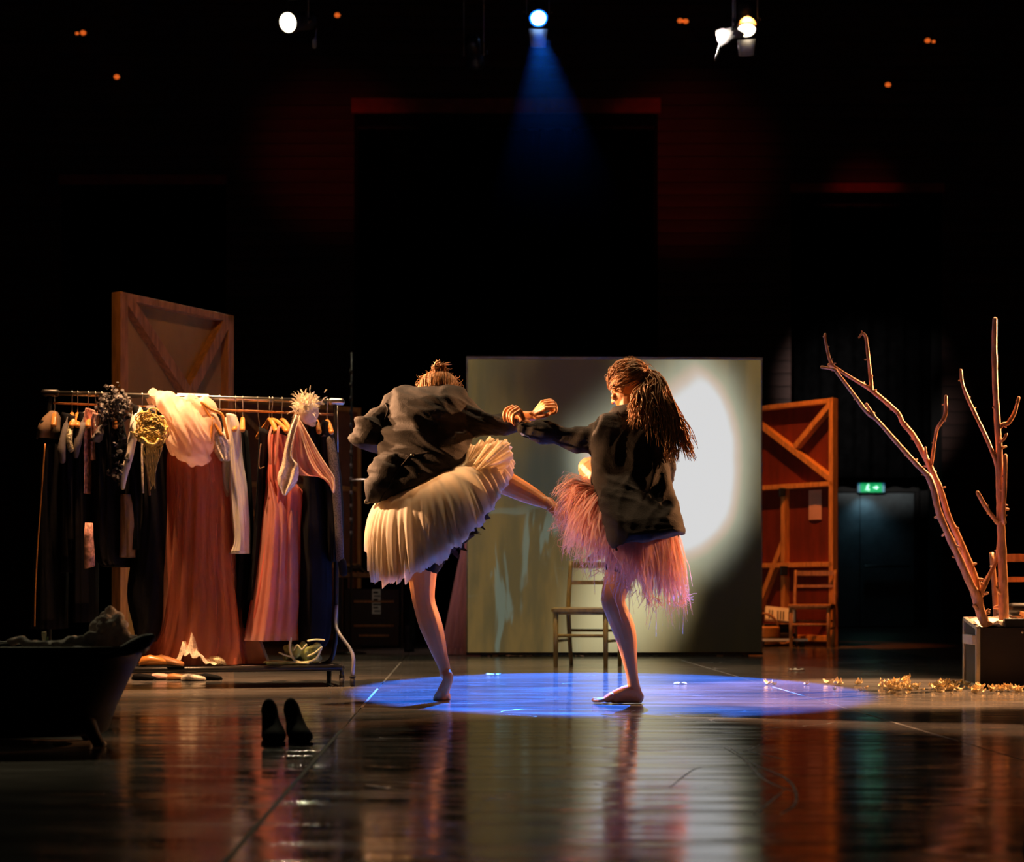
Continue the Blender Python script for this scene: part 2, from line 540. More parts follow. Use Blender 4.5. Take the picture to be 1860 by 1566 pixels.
from mathutils import Euler
ZERO_ROT = Euler((0, 0, 0))


def obj(name, mb, m, parent=None, smooth=True, bevel=0.0):
    me = mb.mesh(name, smooth)
    if smooth == 'auto':
        pass
    o = link(name, me, m, parent)
    if bevel:
        b = o.modifiers.new('bevel', 'BEVEL')
        b.width = bevel
        b.segments = 2
        b.limit_method = 'ANGLE'
    return o


def tag(o, label=None, cat=None, group=None, kind=None):
    if label:
        o['label'] = label
    if cat:
        o['category'] = cat
    if group:
        o['group'] = group
    if kind:
        o['kind'] = kind
    return o


def thing(name, loc, label, cat, group=None):
    o = bpy.data.objects.new(name, None)
    o.empty_display_size = 0.1
    o.location = loc
    COL.objects.link(o)
    return tag(o, label, cat, group)


def copy_tree(o, parent=None):
    c = o.copy()
    COL.objects.link(c)
    c.parent = parent
    for ch in list(o.children):
        copy_tree(ch, c)
    return c


def remesh(mb, voxel, iters=6, lam=0.5):
    """one continuous skin over overlapping solids"""
    me = mb.mesh('tmp', False)
    o = bpy.data.objects.new('tmp', me)
    COL.objects.link(o)
    r = o.modifiers.new('r', 'REMESH')
    r.mode = 'VOXEL'
    r.voxel_size = voxel
    dg = bpy.context.evaluated_depsgraph_get()
    dg.update()
    out = bpy.data.meshes.new_from_object(o.evaluated_get(dg))
    bpy.data.objects.remove(o)
    bpy.data.meshes.remove(me)
    n = len(out.vertices)
    co = np.empty(n * 3)
    out.vertices.foreach_get('co', co)
    co = co.reshape(n, 3)
    e = np.empty(len(out.edges) * 2, dtype=np.int32)
    out.edges.foreach_get('vertices', e)
    e = e.reshape(-1, 2)
    deg = np.bincount(e.ravel(), minlength=n).astype(float)[:, None]
    deg[deg == 0] = 1
    for _ in range(iters):
        for l in (lam, -lam * 1.02):
            acc = np.zeros_like(co)
            np.add.at(acc, e[:, 0], co[e[:, 1]])
            np.add.at(acc, e[:, 1], co[e[:, 0]])
            co = co + l * (acc / deg - co)
    out.vertices.foreach_set('co', co.ravel())
    out.polygons.foreach_set('use_smooth', [True] * len(out.polygons))
    out.update()
    return out


def displace(me, fn):
    n = len(me.vertices)
    co = np.empty(n * 3)
    no = np.empty(n * 3)
    me.vertices.foreach_get('co', co)
    me.vertex_normals.foreach_get('vector', no)
    co = co.reshape(n, 3)
    no = no.reshape(n, 3)
    d = np.array([fn(V(c)) for c in co])
    co = co + no * d[:, None]
    me.vertices.foreach_set('co', co.ravel())
    me.update()


def ground(me, z=0.002):
    """flatten whatever would sink into the floor, so soles stand flat"""
    for v in me.vertices:
        if v.co.z < z:
            v.co.z = z
    me.update()
    return me


def oring(lx, ly, rx, ry, d, depth, n=40, mod=None, drop=None, e=2.0):
    """an oval ring seen between (lx, ly) and (rx, ry), d away and 2*depth deep"""
    a, b = W(lx, ly, d), W(rx, ry, d)
    c, u = (a + b) / 2, (b - a) / 2
    out = []
    for j in range(n):
        th = 2 * PI * j / n
        k = mod(th) if mod else 1.0
        cx_, sy_ = math.cos(th), math.sin(th)
        if e != 2.0:
            cx_ = math.copysign(abs(cx_) ** (2 / e), cx_)
            sy_ = math.copysign(abs(sy_) ** (2 / e), sy_)
        p = c + u * cx_ * k + V((0, depth, 0)) * sy_ * k
        if drop:
            p.z -= drop(th)
        out.append(p)
    return out

# ------------------------------------------------------------------ the setting
def struct(name, mb, m, parent=None, smooth=False, bevel=0.0):
    o = obj(name, mb, m, parent, smooth, bevel)
    if parent is None:
        o['kind'] = 'structure'
    return o


fl = struct('floor', MB().box((0, 12.0, -0.06), (20.6, 30.0, 0.10)), 'wood_floor')
# dance vinyl: rolls laid side by side, running away from the camera, turned a little to the left
SL = -0.0328


def strip_x(e, y):
    return e + SL * (y - 8.0)


edges = [-5.20, -2.96, -0.72, 1.52, 3.76]
for i in range(4):
    a, b = edges[i] + 0.003, edges[i + 1] - 0.003
    y0, y1 = -1.0, 17.6
    vs = []
    for z in (-0.0095, 0.0):
        vs += [(strip_x(a, y0), y0, z), (strip_x(b, y0), y0, z), (strip_x(b, y1), y1, z), (strip_x(a, y1), y1, z)]
    mb = MB().add(vs, [(3, 2, 1, 0), (4, 5, 6, 7), (0, 1, 5, 4), (1, 2, 6, 5), (2, 3, 7, 6), (3, 0, 4, 7)])
    obj('vinyl_strip', mb, 'vinyl', fl, False, 0.002)
# worn joint tape along the two seams in view, broken here and there
M['tape'] = mat('tape', (0.20, 0.19, 0.18), 0.5, var=0.6, scale=3, stretch=(1, 3, 1))
for e, gaps in ((-0.72, [(3.0, 6.2), (7.4, 8.9), (9.6, 12.5)]), (1.52, [(5.7, 7.0), (8.3, 9.1), (10.2, 12.8)])):
    for y0, y1 in gaps:
        tm = 'rubber' if y0 < 5 else 'tape'
        vs = []
        for z in (0.0002, 0.0008):
            vs += [(strip_x(e, y0) - 0.006, y0, z), (strip_x(e, y0) + 0.006, y0, z), (strip_x(e, y1) + 0.006, y1, z), (strip_x(e, y1) - 0.006, y1, z)]
        obj('joint_tape', MB().add(vs, [(3, 2, 1, 0), (4, 5, 6, 7), (0, 1, 5, 4), (1, 2, 6, 5), (2, 3, 7, 6), (3, 0, 4, 7)]), tm, fl, False)

# scuffs left on the vinyl by dancing feet
M['scuff_pale'] = mat('scuff_pale', (0.55, 0.55, 0.50), 0.38, var=0.5, scale=20)
for line, ww, m in (([(1315, 1358), (1354, 1382), (1380, 1410), (1405, 1425), (1444, 1439)], 0.0045, 'scuff_pale'),
                    ([(1328, 1360), (1369, 1388), (1412, 1406), (1435, 1421), (1446, 1442), (1442, 1464), (1418, 1479)], 0.0040, 'scuff_pale'),
                    ([(1347, 1363), (1405, 1375), (1427, 1380)], 0.0030, 'scuff_pale'),
                    ([(1367, 1481), (1401, 1455), (1427, 1433)], 0.0030, 'scuff_pale'),
                    ([(1381, 1352), (1360, 1363), (1348, 1366)], 0.0025, 'scuff_pale'),
                    ([(1276, 1393), (1255, 1401), (1216, 1431)], 0.0022, 'rubber'),
                    ([(1140, 1332), (1152, 1341), (1130, 1348)], 0.0022, 'scuff_pale'),
                    ([(706, 1432), (680, 1428), (664, 1426)], 0.0040, 'scuff_pale')):
    p_ = [V(q) for q in cr([tuple(FL(*q)) for q in line], 5)]
    vs_, fs_ = [], []
    for i_, q in enumerate(p_):
        d_ = (p_[min(i_ + 1, len(p_) - 1)] - p_[max(i_ - 1, 0)]).normalized()
        s_ = V((-d_.y, d_.x, 0)) * ww * math.sin(PI * (0.12 + 0.76 * i_ / (len(p_) - 1)))
        vs_ += [q - s_ + V((0, 0, 0.0006)), q + s_ + V((0, 0, 0.0006))]
        if i_:
            fs_.append((2 * i_ - 2, 2 * i_ - 1, 2 * i_ + 1, 2 * i_))
    obj('scuff_mark', MB().add(vs_, fs_), m, fl, False)

YB = 25.0
KB = YB / F
HALL = 10.0
TOP = 11.0


def wx(px):
    return (px - CX) * KB


def wz(py):
    return CH + (HY - py) * KB


ox = [wx(q) for q in (110, 410, 643, 1195, 1437, 1712)]
oz = [wz(335), wz(205), wz(350)]
# rear wall behind the boards, and the three tall openings in it
mbw = MB()
cols = [-HALL, *ox, HALL]
for i in (0, 2, 4, 6):
    mbw.box(((cols[i] + cols[i + 1]) / 2, YB + 0.45, TOP / 2), (cols[i + 1] - cols[i], 0.8, TOP))
for i, k in ((1, 0), (3, 1), (5, 2)):
    mbw.box(((cols[i] + cols[i + 1]) / 2, YB + 0.45, (oz[k] + TOP) / 2), (cols[i + 1] - cols[i], 0.8, TOP - oz[k]))
mbw.box((0, YB + 1.2, TOP / 2), (2 * HALL, 0.1, TOP))
wall_back = struct('wall_back', mbw, 'black_paint')
bh = 0.2
cache = {}
for row in range(int(TOP / bh)):
    z = bh * (row + 0.5)
    spans, x = [], -HALL
    for i, k in ((1, 0), (3, 1), (5, 2)):
        if z - bh / 2 < oz[k]:
            spans.append((x, cols[i]))
            x = cols[i + 1]
    spans.append((x, HALL))
    for a, b in spans:
        key = round(b - a, 3)
        if key not in cache:
            cache[key] = MB().box((0, 0, 0), (b - a, 0.03, bh - 0.014)).mesh('board', False)
        o = link('board', cache[key], 'wall_board', wall_back)
        o.location = ((a + b) / 2, YB + 0.035 + rnd.uniform(-0.006, 0.006), z)
struct('trim_1', MB().box(((ox[2] + ox[3]) / 2, YB - 0.02, wz(193)), (ox[3] - ox[2] + 0.08, 0.07, 0.23)), 'red_trim', bevel=0.006)
struct('trim_2', MB().box(((ox[0] + ox[1]) / 2, YB - 0.02, wz(327)), (ox[1] - ox[0] + 0.04, 0.07, 0.15)), 'red_trim', bevel=0.006)
struct('trim_3', MB().box(((ox[4] + ox[5]) / 2, YB - 0.02, wz(342)), (ox[5] - ox[4] + 0.04, 0.07, 0.15)), 'red_trim', bevel=0.006)
struct('wall_left', MB().box((-HALL - 0.1, 12, TOP / 2), (0.2, 30, TOP)), 'black_paint')
struct('wall_right', MB().box((HALL + 0.1, 12, TOP / 2), (0.2, 30, TOP)), 'black_paint')
struct('ceiling', MB().box((0, 12, TOP + 0.1), (20.6, 30, 0.2)), 'black_paint')


M['velvet'] = mat('velvet', (0.0018, 0.0018, 0.002), 1.0, var=0.3, spec=0.0)


def curtain(x0, x1, top, label, low=0.03):
    g = []
    n = int((x1 - x0) / 0.045)
    for z in np.linspace(low, top, 8):
        g.append([V((x0 + (x1 - x0) * i / n, YB + 0.62 + 0.05 * math.sin(i * 1.05) + 0.02 * math.sin(i * 0.37 + z * 0.4), z)) for i in range(n + 1)])
    t = thing('stage_curtain', ((x0 + x1) / 2, YB + 0.62, 0), label, 'curtain', 'black curtains in the rear wall')
    obj('drape', MB().sheet(g), 'velvet', t)
    obj('curtain_track', MB().box(((x0 + x1) / 2, YB + 0.62, top + 0.02), (x1 - x0 + 0.1, 0.05, 0.05)), 'black_metal', t, False)


curtain(ox[2] + 0.02, ox[3] - 0.02, 8.0, 'wide black curtain in the tall middle opening of the rear wall')
curtain(ox[0] + 0.02, ox[1] - 0.02, 6.88, 'narrow black curtain in the left opening of the rear wall')
curtain(ox[4] + 0.02, ox[5] - 0.02, 6.76, 'added black curtain above the exit door in the right opening of the rear wall', 2.42)  # added so the recess stays black under the drape light

# dark double door in the right opening
YD = YB + 1.1
kd = YD / F
dx = [(q - CX) * kd for q in (1508, 1561, 1660)]
dz = CH + (HY - 895) * kd
d1 = struct('door_1', MB().box(((dx[0] + dx[1]) / 2, YD, dz / 2), (dx[1] - dx[0] - 0.01, 0.05, dz - 0.02)), 'door_paint', bevel=0.006)
d2 = struct('door_2', MB().box(((dx[1] + dx[2]) / 2, YD, dz / 2), (dx[2] - dx[1] - 0.01, 0.05, dz - 0.02)), 'door_paint', bevel=0.006)
obj('door_handle', MB().tube([(dx[1] + 0.08, YD - 0.08, 1.0), (dx[2] - 0.1, YD - 0.08, 1.0)], 0.018, 8, True), 'black_metal', d2)
struct('trim_4', MB().box(((dx[0] + dx[2]) / 2, YD, dz + 0.05), (dx[2] - dx[0] + 0.16, 0.07, 0.09)).box((dx[0] - 0.045, YD, dz / 2), (0.07, 0.07, dz)).box((dx[2] + 0.045, YD, dz / 2), (0.07, 0.07, dz)), 'black_paint', bevel=0.004)

# lit exit sign above the door
ye = YB + 0.98
ke = ye / F
ex0, ex1 = (1558 - CX) * ke, (1607 - CX) * ke
ez0, ez1 = CH + (HY - 895) * ke, CH + (HY - 877) * ke
em = ((ex0 + ex1) / 2, ye, (ez0 + ez1) / 2)
sg = thing('exit_sign', (em[0], ye, ez0), 'small lit green exit sign above the dark door', 'exit sign')
ew, eh = ex1 - ex0, ez1 - ez0
obj('housing', MB().box((em[0], ye + 0.03, em[2]), (ew + 0.02, 0.05, eh + 0.02)), 'black_metal', sg, False, 0.004)
obj('face', MB().box((em[0], ye, em[2]), (ew * 0.80, 0.012, eh * 0.92)), 'exit_green', sg, False)
for q in (-1, 1):
    obj('side_panel', MB().box((em[0] + q * ew * 0.45, ye, em[2]), (ew * 0.09, 0.012, eh * 0.92)), 'exit_side', sg, False)
run = MB()   # running figure
fx, fz, fy = em[0] - ew * 0.14, em[2], ye - 0.010
run.ell((fx + 0.012, fy, fz + 0.048), (0.014, 0.004, 0.014), None, 10, 6)
for a, b, r in (((0.006, 0.034), (-0.006, -0.002), 0.012), ((0.004, 0.03), (0.034, 0.02), 0.007), ((0.004, 0.03), (-0.026, 0.016), 0.007),
                ((-0.006, -0.002), (0.022, -0.018), 0.009), ((0.022, -0.018), (0.016, -0.05), 0.008), ((-0.006, -0.002), (-0.016, -0.034), 0.009), ((-0.016, -0.034), (-0.042, -0.036), 0.008)):
    run.tube([(fx + a[0], fy, fz + a[1]), (fx + b[0], fy, fz + b[1])], r, 8, True, 0.4)
obj('running_figure', run, 'exit_white', sg)
ax, az = em[0] + ew * 0.16, em[2]
arr = MB().box((ax - 0.012, fy, az), (0.05, 0.006, 0.020))
arr.add([(ax + 0.008, fy - 0.003, az - 0.034), (ax + 0.008, fy - 0.003, az + 0.034), (ax + 0.046, fy - 0.003, az), (ax + 0.008, fy + 0.003, az - 0.034), (ax + 0.008, fy + 0.003, az + 0.034), (ax + 0.046, fy + 0.003, az)], [(0, 2, 1), (3, 4, 5), (0, 1, 4, 3), (1, 2, 5, 4), (2, 0, 3, 5)])
obj('arrow', arr, 'exit_white', sg, False)
# lamp added under the sign to wash the door below it
dl = bpy.data.lights.new('sign_spill', 'SPOT')
dl.energy = 5
dl.color = (0.45, 0.85, 1.0)
dl.spot_size = math.radians(120)
dl.spot_blend = 1.0
dl.shadow_soft_size = 0.05
dlo = bpy.data.objects.new('sign_spill', dl)
dlo.location = (em[0] - 0.1, ye - 0.12, ez0 - 0.01)
dlo.rotation_euler = (math.radians(20), 0, 0)
COL.objects.link(dlo)

# small amber pilot lights high on the rear wall
for px, py, lab in ((152, 61, 'larger amber pilot light of the pair high at the far left of the rear wall'),
                    (141, 62, 'tiny amber pilot light of the pair high at the far left of the rear wall'),
                    (213, 141, 'single amber pilot light lowest on the left of the rear wall'),
                    (613, 29, 'single amber pilot light right of the left stage lamp'),
                    (1235, 39, 'amber pilot light left of the right stage lamp, left one of its pair'),
                    (1245, 40, 'amber pilot light left of the right stage lamp, right one of its pair'),
                    (1684, 75, 'larger amber pilot light of the pair high at the far right of the rear wall'),
                    (1695, 77, 'tiny amber pilot light of the pair high at the far right of the rear wall'),
                    (1612, 155, 'single amber pilot light lowest on the right of the rear wall')):
    tiny = 'tiny' in lab
    r = 0.028 if tiny else 0.045
    c = V((wx(px), YB, wz(py)))
    t = thing('pilot_light', c, lab, 'pilot light', 'amber pilot lights on the rear wall')
    obj('housing', MB().box(c, (r * 3, 0.06, r * 3)), 'black_metal', t, False, 0.005)
    obj('lens', MB().ell(c + V((0, -0.03, 0)), (r, r, r * 0.8), None, 12, 8), 'amber_glow', t)


# ------------------------------------------------------------------ lighting bar and stage lamps
BAR_Z = 6.36
bar = thing('lighting_bar', (0, 15, BAR_Z), 'long dark steel pipe across the top that carries the stage lamps', 'lighting bar')
obj('pipe', MB().tube([(-7.5, 15.05, BAR_Z), (7.5, 15.05, BAR_Z)], 0.025, 12), 'black_metal', bar)
for q in (-6, -3.4, 1.3, 3.4, 6):
    obj('hanger_cable', MB().tube([(q, 15.05, BAR_Z), (q, 15.05, TOP)], 0.006, 6), 'black_metal', bar)


def stage_lamp(c, d, r, length, lensm, label, flap, yoke=True, bodym='lamp_body', snoot=0.0):
    """lens centre c, beam direction d"""
    c, d = V(c), V(d).normalized()
    R = d.to_track_quat('Z', 'Y').to_matrix()
    t = thing('stage_lamp', c, label, 'stage lamp', 'stage lamps on the bar')
    prof = [(r * 0.2, -length), (r * 0.75, -length * 0.98), (r * 0.95, -length * 0.9), (r * 1.0, -length * 0.55), (r * 0.85, -length * 0.5), (r * 0.85, -length * 0.3), (r * 1.12, -length * 0.22), (r * 1.15, -0.012), (r * 1.02, -0.004), (r * 1.0, -0.03)]
    obj('housing', MB().lathe(prof, c, 24, R), bodym, t)
    k = 0.8 if lensm == 'lens_blue' else 0.99
    obj('lens', MB().lathe([(r * k, -0.02), (r * k * 0.99, -0.01), (r * 0.7, 0.0), (r * 0.05, 0.006)], c, 24, R), lensm, t)
    if lensm == 'lens_blue':
        obj('lens_rim', MB().lathe([(r * 0.99, -0.03), (r * 0.98, -0.014), (r * 0.82, -0.012), (r * 0.82, -0.03)], c, 24, R), 'rim_blue', t)
    x, y, z = R.col[0], R.col[1], R.col[2]
    if flap:
        # barn door: hinged metal leaf hanging from the lower rim, lit by the lens
        down = V((0, 0, -1))
        down = (down - z * down.dot(z)).normalized()
        side = z.cross(down).normalized()
        h0 = c + down * r * 1.1 + z * 0.01
        lean = (down * 0.75 + z * 0.66).normalized()
        g = []
        for q in (0, 0.5, 1):
            p = h0 + lean * flap * q
            wdt = r * (1.05 - 0.22 * q)
            g.append([p - side * wdt, p - side * wdt * 0.4 + z * 0.006, p + side * wdt * 0.4 + z * 0.006, p + side * wdt])
        o = obj('barn_door', MB().sheet(g), 'lamp_grey', t)
        so = o.modifiers.new('s', 'SOLIDIFY')
        so.thickness = 0.004
    if yoke:
        xx = V((x.x, x.y, 0)) if abs(x.z) < 0.9 else V((1, 0, 0))
        xx.normalize()
        mid = c - z * length * 0.45
        topz = BAR_Z - 0.06
        for q in (-1, 1):
            a = mid + xx * q * r * 1.25
            b = V((a.x, a.y, max(a.z + 0.12, topz - 0.1)))
            obj('yoke_arm', MB().beam(a - V((0, 0, 0.03)), b, 0.006, 0.03, (0, 1, 0.01)), 'lamp_grey', t, False)
            obj('knob', MB().tube([a + xx * q * 0.005, a + xx * q * 0.035], 0.018, 10), 'rubber', t)
        b = V((mid.x, mid.y, max(mid.z + 0.12, topz - 0.1)))
        obj('yoke_bridge', MB().beam(b - xx * r * 1.28, b + xx * r * 1.28, 0.03, 0.006), 'lamp_grey', t, False)
        obj('clamp', MB().tube([b, V((b.x, 15.05, BAR_Z - 0.03))], 0.014, 8).box(V((b.x, 15.05, BAR_Z)), (0.03, 0.075, 0.075)), 'lamp_grey', t, False)
    return t


dB = (V((0.5, 9.1, 0)) - BLUE_LAMP).normalized()
stage_lamp(BLUE_LAMP - dB * 0.02, dB, 0.085, 0.36, 'lens_blue', 'glowing blue stage lamp at the top centre with a lit barn door', 0.17)
lamp_l = stage_lamp(W(522, 41, 15), (-0.42, -1, -0.42), 0.088, 0.48, 'lens_warm', 'glowing warm white stage lamp at the top left with its barrel turned sideways', 0.0)
stage_lamp(W(1356, 56, 15), (-0.08, -0.62, -1.15), 0.082, 0.34, 'lens_warm', 'glowing warm white stage lamp at the top right pointing steeply down', 0.15)
stage_lamp(W(1304, 72, 15.1), (-0.9, 0.15, -0.35), 0.07, 0.34, 'lamp_grey', 'unlit stage lamp hanging left of the glowing top right lamp', 0.12)
stage_lamp(W(864, 118, 15), (0.1, 0.95, -0.5), 0.075, 0.34, 'lamp_grey', 'unlit dark stage lamp on long pale yoke arms left of the blue lamp', 0.0, bodym='black_metal')
obj('cable_plug', MB().tube([W(575, 52, 15), W(573, 66, 15), W(571.5, 74, 15)], [0.004, 0.006, 0.02], 8, True).tube([W(571.5, 74, 15), W(571, 84, 15)], 0.022, 8, True), 'lamp_grey', lamp_l)


# ------------------------------------------------------------------ scenery flats
def rect_flat(name, a, b, height, thick, label, sheet_m, frame_m, members, cat='scenery flat', front_sheet=False, z0=0.0, back=1.0):
    """a framed board standing from floor point a to floor point b; its timbers sit on the camera side.
    members: list of (u0, v0, u1, v1, width) in fractions of width and height"""
    a, b = V(a), V(b)
    x = (b - a)
    wd = x.length
    x.normalize()
    n = V((x.y, -x.x, 0))          # towards the camera
    t = thing(name, (a + b) / 2, label, cat)
    R = Matrix((x, -n, V((0, 0, 1)))).transposed()
    c = (a + b) / 2 + V((0, 0, z0 + height / 2))
    obj('panel_sheet', MB().box(c - n * 0.006, (wd, 0.012, height), R), sheet_m, t, False, 0.002)
    for nm, u0, v0, u1, v1, ww in members:
        p = a + x * wd * u0 + V((0, 0, z0 + v0 * height)) + n * thick / 2
        q = a + x * wd * u1 + V((0, 0, z0 + v1 * height)) + n * thick / 2
        dd = (q - p).normalized()
        upv = n.cross(dd)
        obj(nm, MB().beam(p, q, thick, ww, upv) if abs(dd.z) < 0.999 else MB().box((p + q) / 2, (ww, thick, (q - p).length), R), frame_m, t, False, 0.004)
    return t, a, x, n, wd


# tall braced flat standing behind the clothes rail
a = FL(205, 0 + HY + CH * F / 10.9)
b = FL(411, HY + CH * F / 11.85)
hL = CH + (HY - 531) / F * 10.9
fr = 0.035
lf = [('stile', 0.03, 0, 0.03, 1, 0.075), ('stile', 0.975, 0, 0.975, 1, 0.06), ('rail', 0, 0.99, 1, 0.99, 0.05), ('rail', 0, 0.012, 1, 0.012, 0.06), ('rail', 0.05, 0.60, 0.95, 0.60, 0.06),
      ('brace', 0.07, 0.985, 0.90, 0.63, 0.075), ('brace', 0.95, 0.985, 0.62, 0.77, 0.075), ('brace', 0.07, 0.57, 0.90, 0.05, 0.075)]
rect_flat('scenery_flat', a, b, hL, 0.075, 'tall braced plywood flat seen from its back behind the clothes rail', 'plywood', 'wood_raw', lf)

# the screen: a framed square panel that shows the projected picture
sa, sb = W(847, HY, 13.7), W(1384.5, HY, 13.75)
sa.z = sb.z = 0
SH = CH + (HY - 648) / F * 13.7
st = thing('projection_screen', (sa + sb) / 2, 'big square upright screen showing a burnt out white patch of projected light', 'screen')
xs = (sb - sa).normalized()
ns = V((xs.y, -xs.x, 0))
Rs = Matrix((xs, -ns, V((0, 0, 1)))).transposed()
ws = (sb - sa).length
cs = (sa + sb) / 2
z0 = 0.025
obj('picture_sheet', MB().box(cs + V((0, 0, z0 + (SH - z0) / 2 - 0.008)), (ws - 0.02, 0.014, SH - z0 - 0.03), Rs), 'projected_picture', st, False)
M['frame_pale'] = mat('frame_pale', (0.45, 0.42, 0.33), 0.6, var=0.2)
obj('top_rail', MB().box(cs + V((0, 0, SH - 0.012)) + ns * 0.003, (ws, 0.06, 0.022), Rs), 'frame_pale', st, False, 0.003)
for q in (-1, 1):
    obj('side_stile', MB().box(cs + xs * q * (ws / 2 - 0.006) + V((0, 0, SH / 2)) - ns * 0.02, (0.012, 0.06, SH - 0.03), Rs), 'frame_pale', st, False, 0.003)
obj('bottom_rail', MB().box(cs + V((0, 0, z0 - 0.002)), (ws, 0.05, 0.022), Rs), 'black_metal', st, False)
for q in (-0.44, 0, 0.44):
    obj('foot', MB().box(cs + xs * q * ws + V((0, 0, 0.007)) - ns * 0.15, (0.06, 0.36, 0.014), Rs), 'black_metal', st, False)
for q in (-0.4, 0.4):
    obj('rear_strut', MB().beam(cs + xs * q * ws - ns * 0.04 + V((0, 0, 1.7)), cs + xs * q * ws - ns * 0.75 + V((0, 0, 0.03)), 0.05, 0.03), 'wood_raw', st, False)

# red braced flat right of the screen, its back to us
a = W(1352, HY, 17.35)
b = W(1521, HY, 16.45)
a.z = b.z = 0
rf = [('stile', 0.985, 0, 0.985, 1, 0.05), ('rail', 0, 0.99, 1, 0.99, 0.05), ('rail', 0, 0.655, 1, 0.655, 0.05), ('rail', 0, 0.33, 1, 0.33, 0.05), ('rail', 0, 0.03, 1, 0.03, 0.06),
      ('brace', 0.06, 0.975, 0.97, 0.675, 0.06), ('brace', 0.97, 0.975, 0.60, 0.815, 0.06), ('stile', 0.48, 0.34, 0.48, 0.645, 0.05), ('brace', 0.48, 0.43, 0.10, 0.05, 0.055), ('stile', 0.48, 0.04, 0.48, 0.32, 0.05), ('stile', 0.012, 0, 0.012, 1, 0.05)]
t, a0, x0, n0, w0 = rect_flat('scenery_flat', a, b, 2.55, 0.09, 'red braced flat seen from its back, right of the bright screen', 'plywood_red', 'timber_red', rf)
obj('clamp', MB().box(a0 + x0 * w0 * 0.48 + n0 * 0.1 + V((0, 0, 0.655 * 2.55 - 0.06)), (0.07, 0.06, 0.09)), 'black_metal', t, False, 0.01)
obj('clamp', MB().box(a0 + x0 * w0 * 0.50 + n0 * 0.1 + V((0, 0, 0.33 * 2.55 - 0.06)), (0.08, 0.06, 0.10)), 'black_metal', t, False, 0.01)
# sheet of paper pinned on it
pu, pv = 0.775, 0.575
pc = a0 + x0 * w0 * pu + n0 * 0.004 + V((0, 0, pv * 2.55))
Rp = Matrix((x0, -n0, V((0, 0, 1)))).transposed()
g = []
for i in range(5):
    g.append([pc + Rp @ V((0.165 * (j / 4 - 0.5), -0.004 - 0.012 * math.sin(PI * j / 4) * (i / 4), 0.31 * (0.5 - i / 4))) for j in range(5)])
tag(obj('paper_sheet', MB().sheet(g), 'paper_pink'), 'pale sheet of paper pinned to the red flat right of the screen', 'paper')

# its partner on the left, mostly hidden by the clothes
a = W(405, HY, 16.3)
b = W(650, HY, 17.3)
a.z = b.z = 0
M['plywood_dim'] = mat('plywood_dim', (0.30, 0.10, 0.045), 0.7, var=0.2)
lf2 = [('stile', 0.012, 0, 0.012, 1, 0.05), ('stile', 0.988, 0, 0.988, 1, 0.05), ('rail', 0, 0.99, 1, 0.99, 0.05), ('rail', 0, 0.655, 1, 0.655, 0.05), ('rail', 0, 0.33, 1, 0.33, 0.05), ('rail', 0, 0.03, 1, 0.03, 0.06), ('brace', 0.03, 0.64, 0.5, 0.35, 0.055), ('brace', 0.05, 0.97, 0.6, 0.68, 0.055)]
rect_flat('scenery_flat', a, b, 2.55, 0.06, 'dim red flat behind the right end of the clothes rail', 'plywood_dim', 'timber_red', lf2)


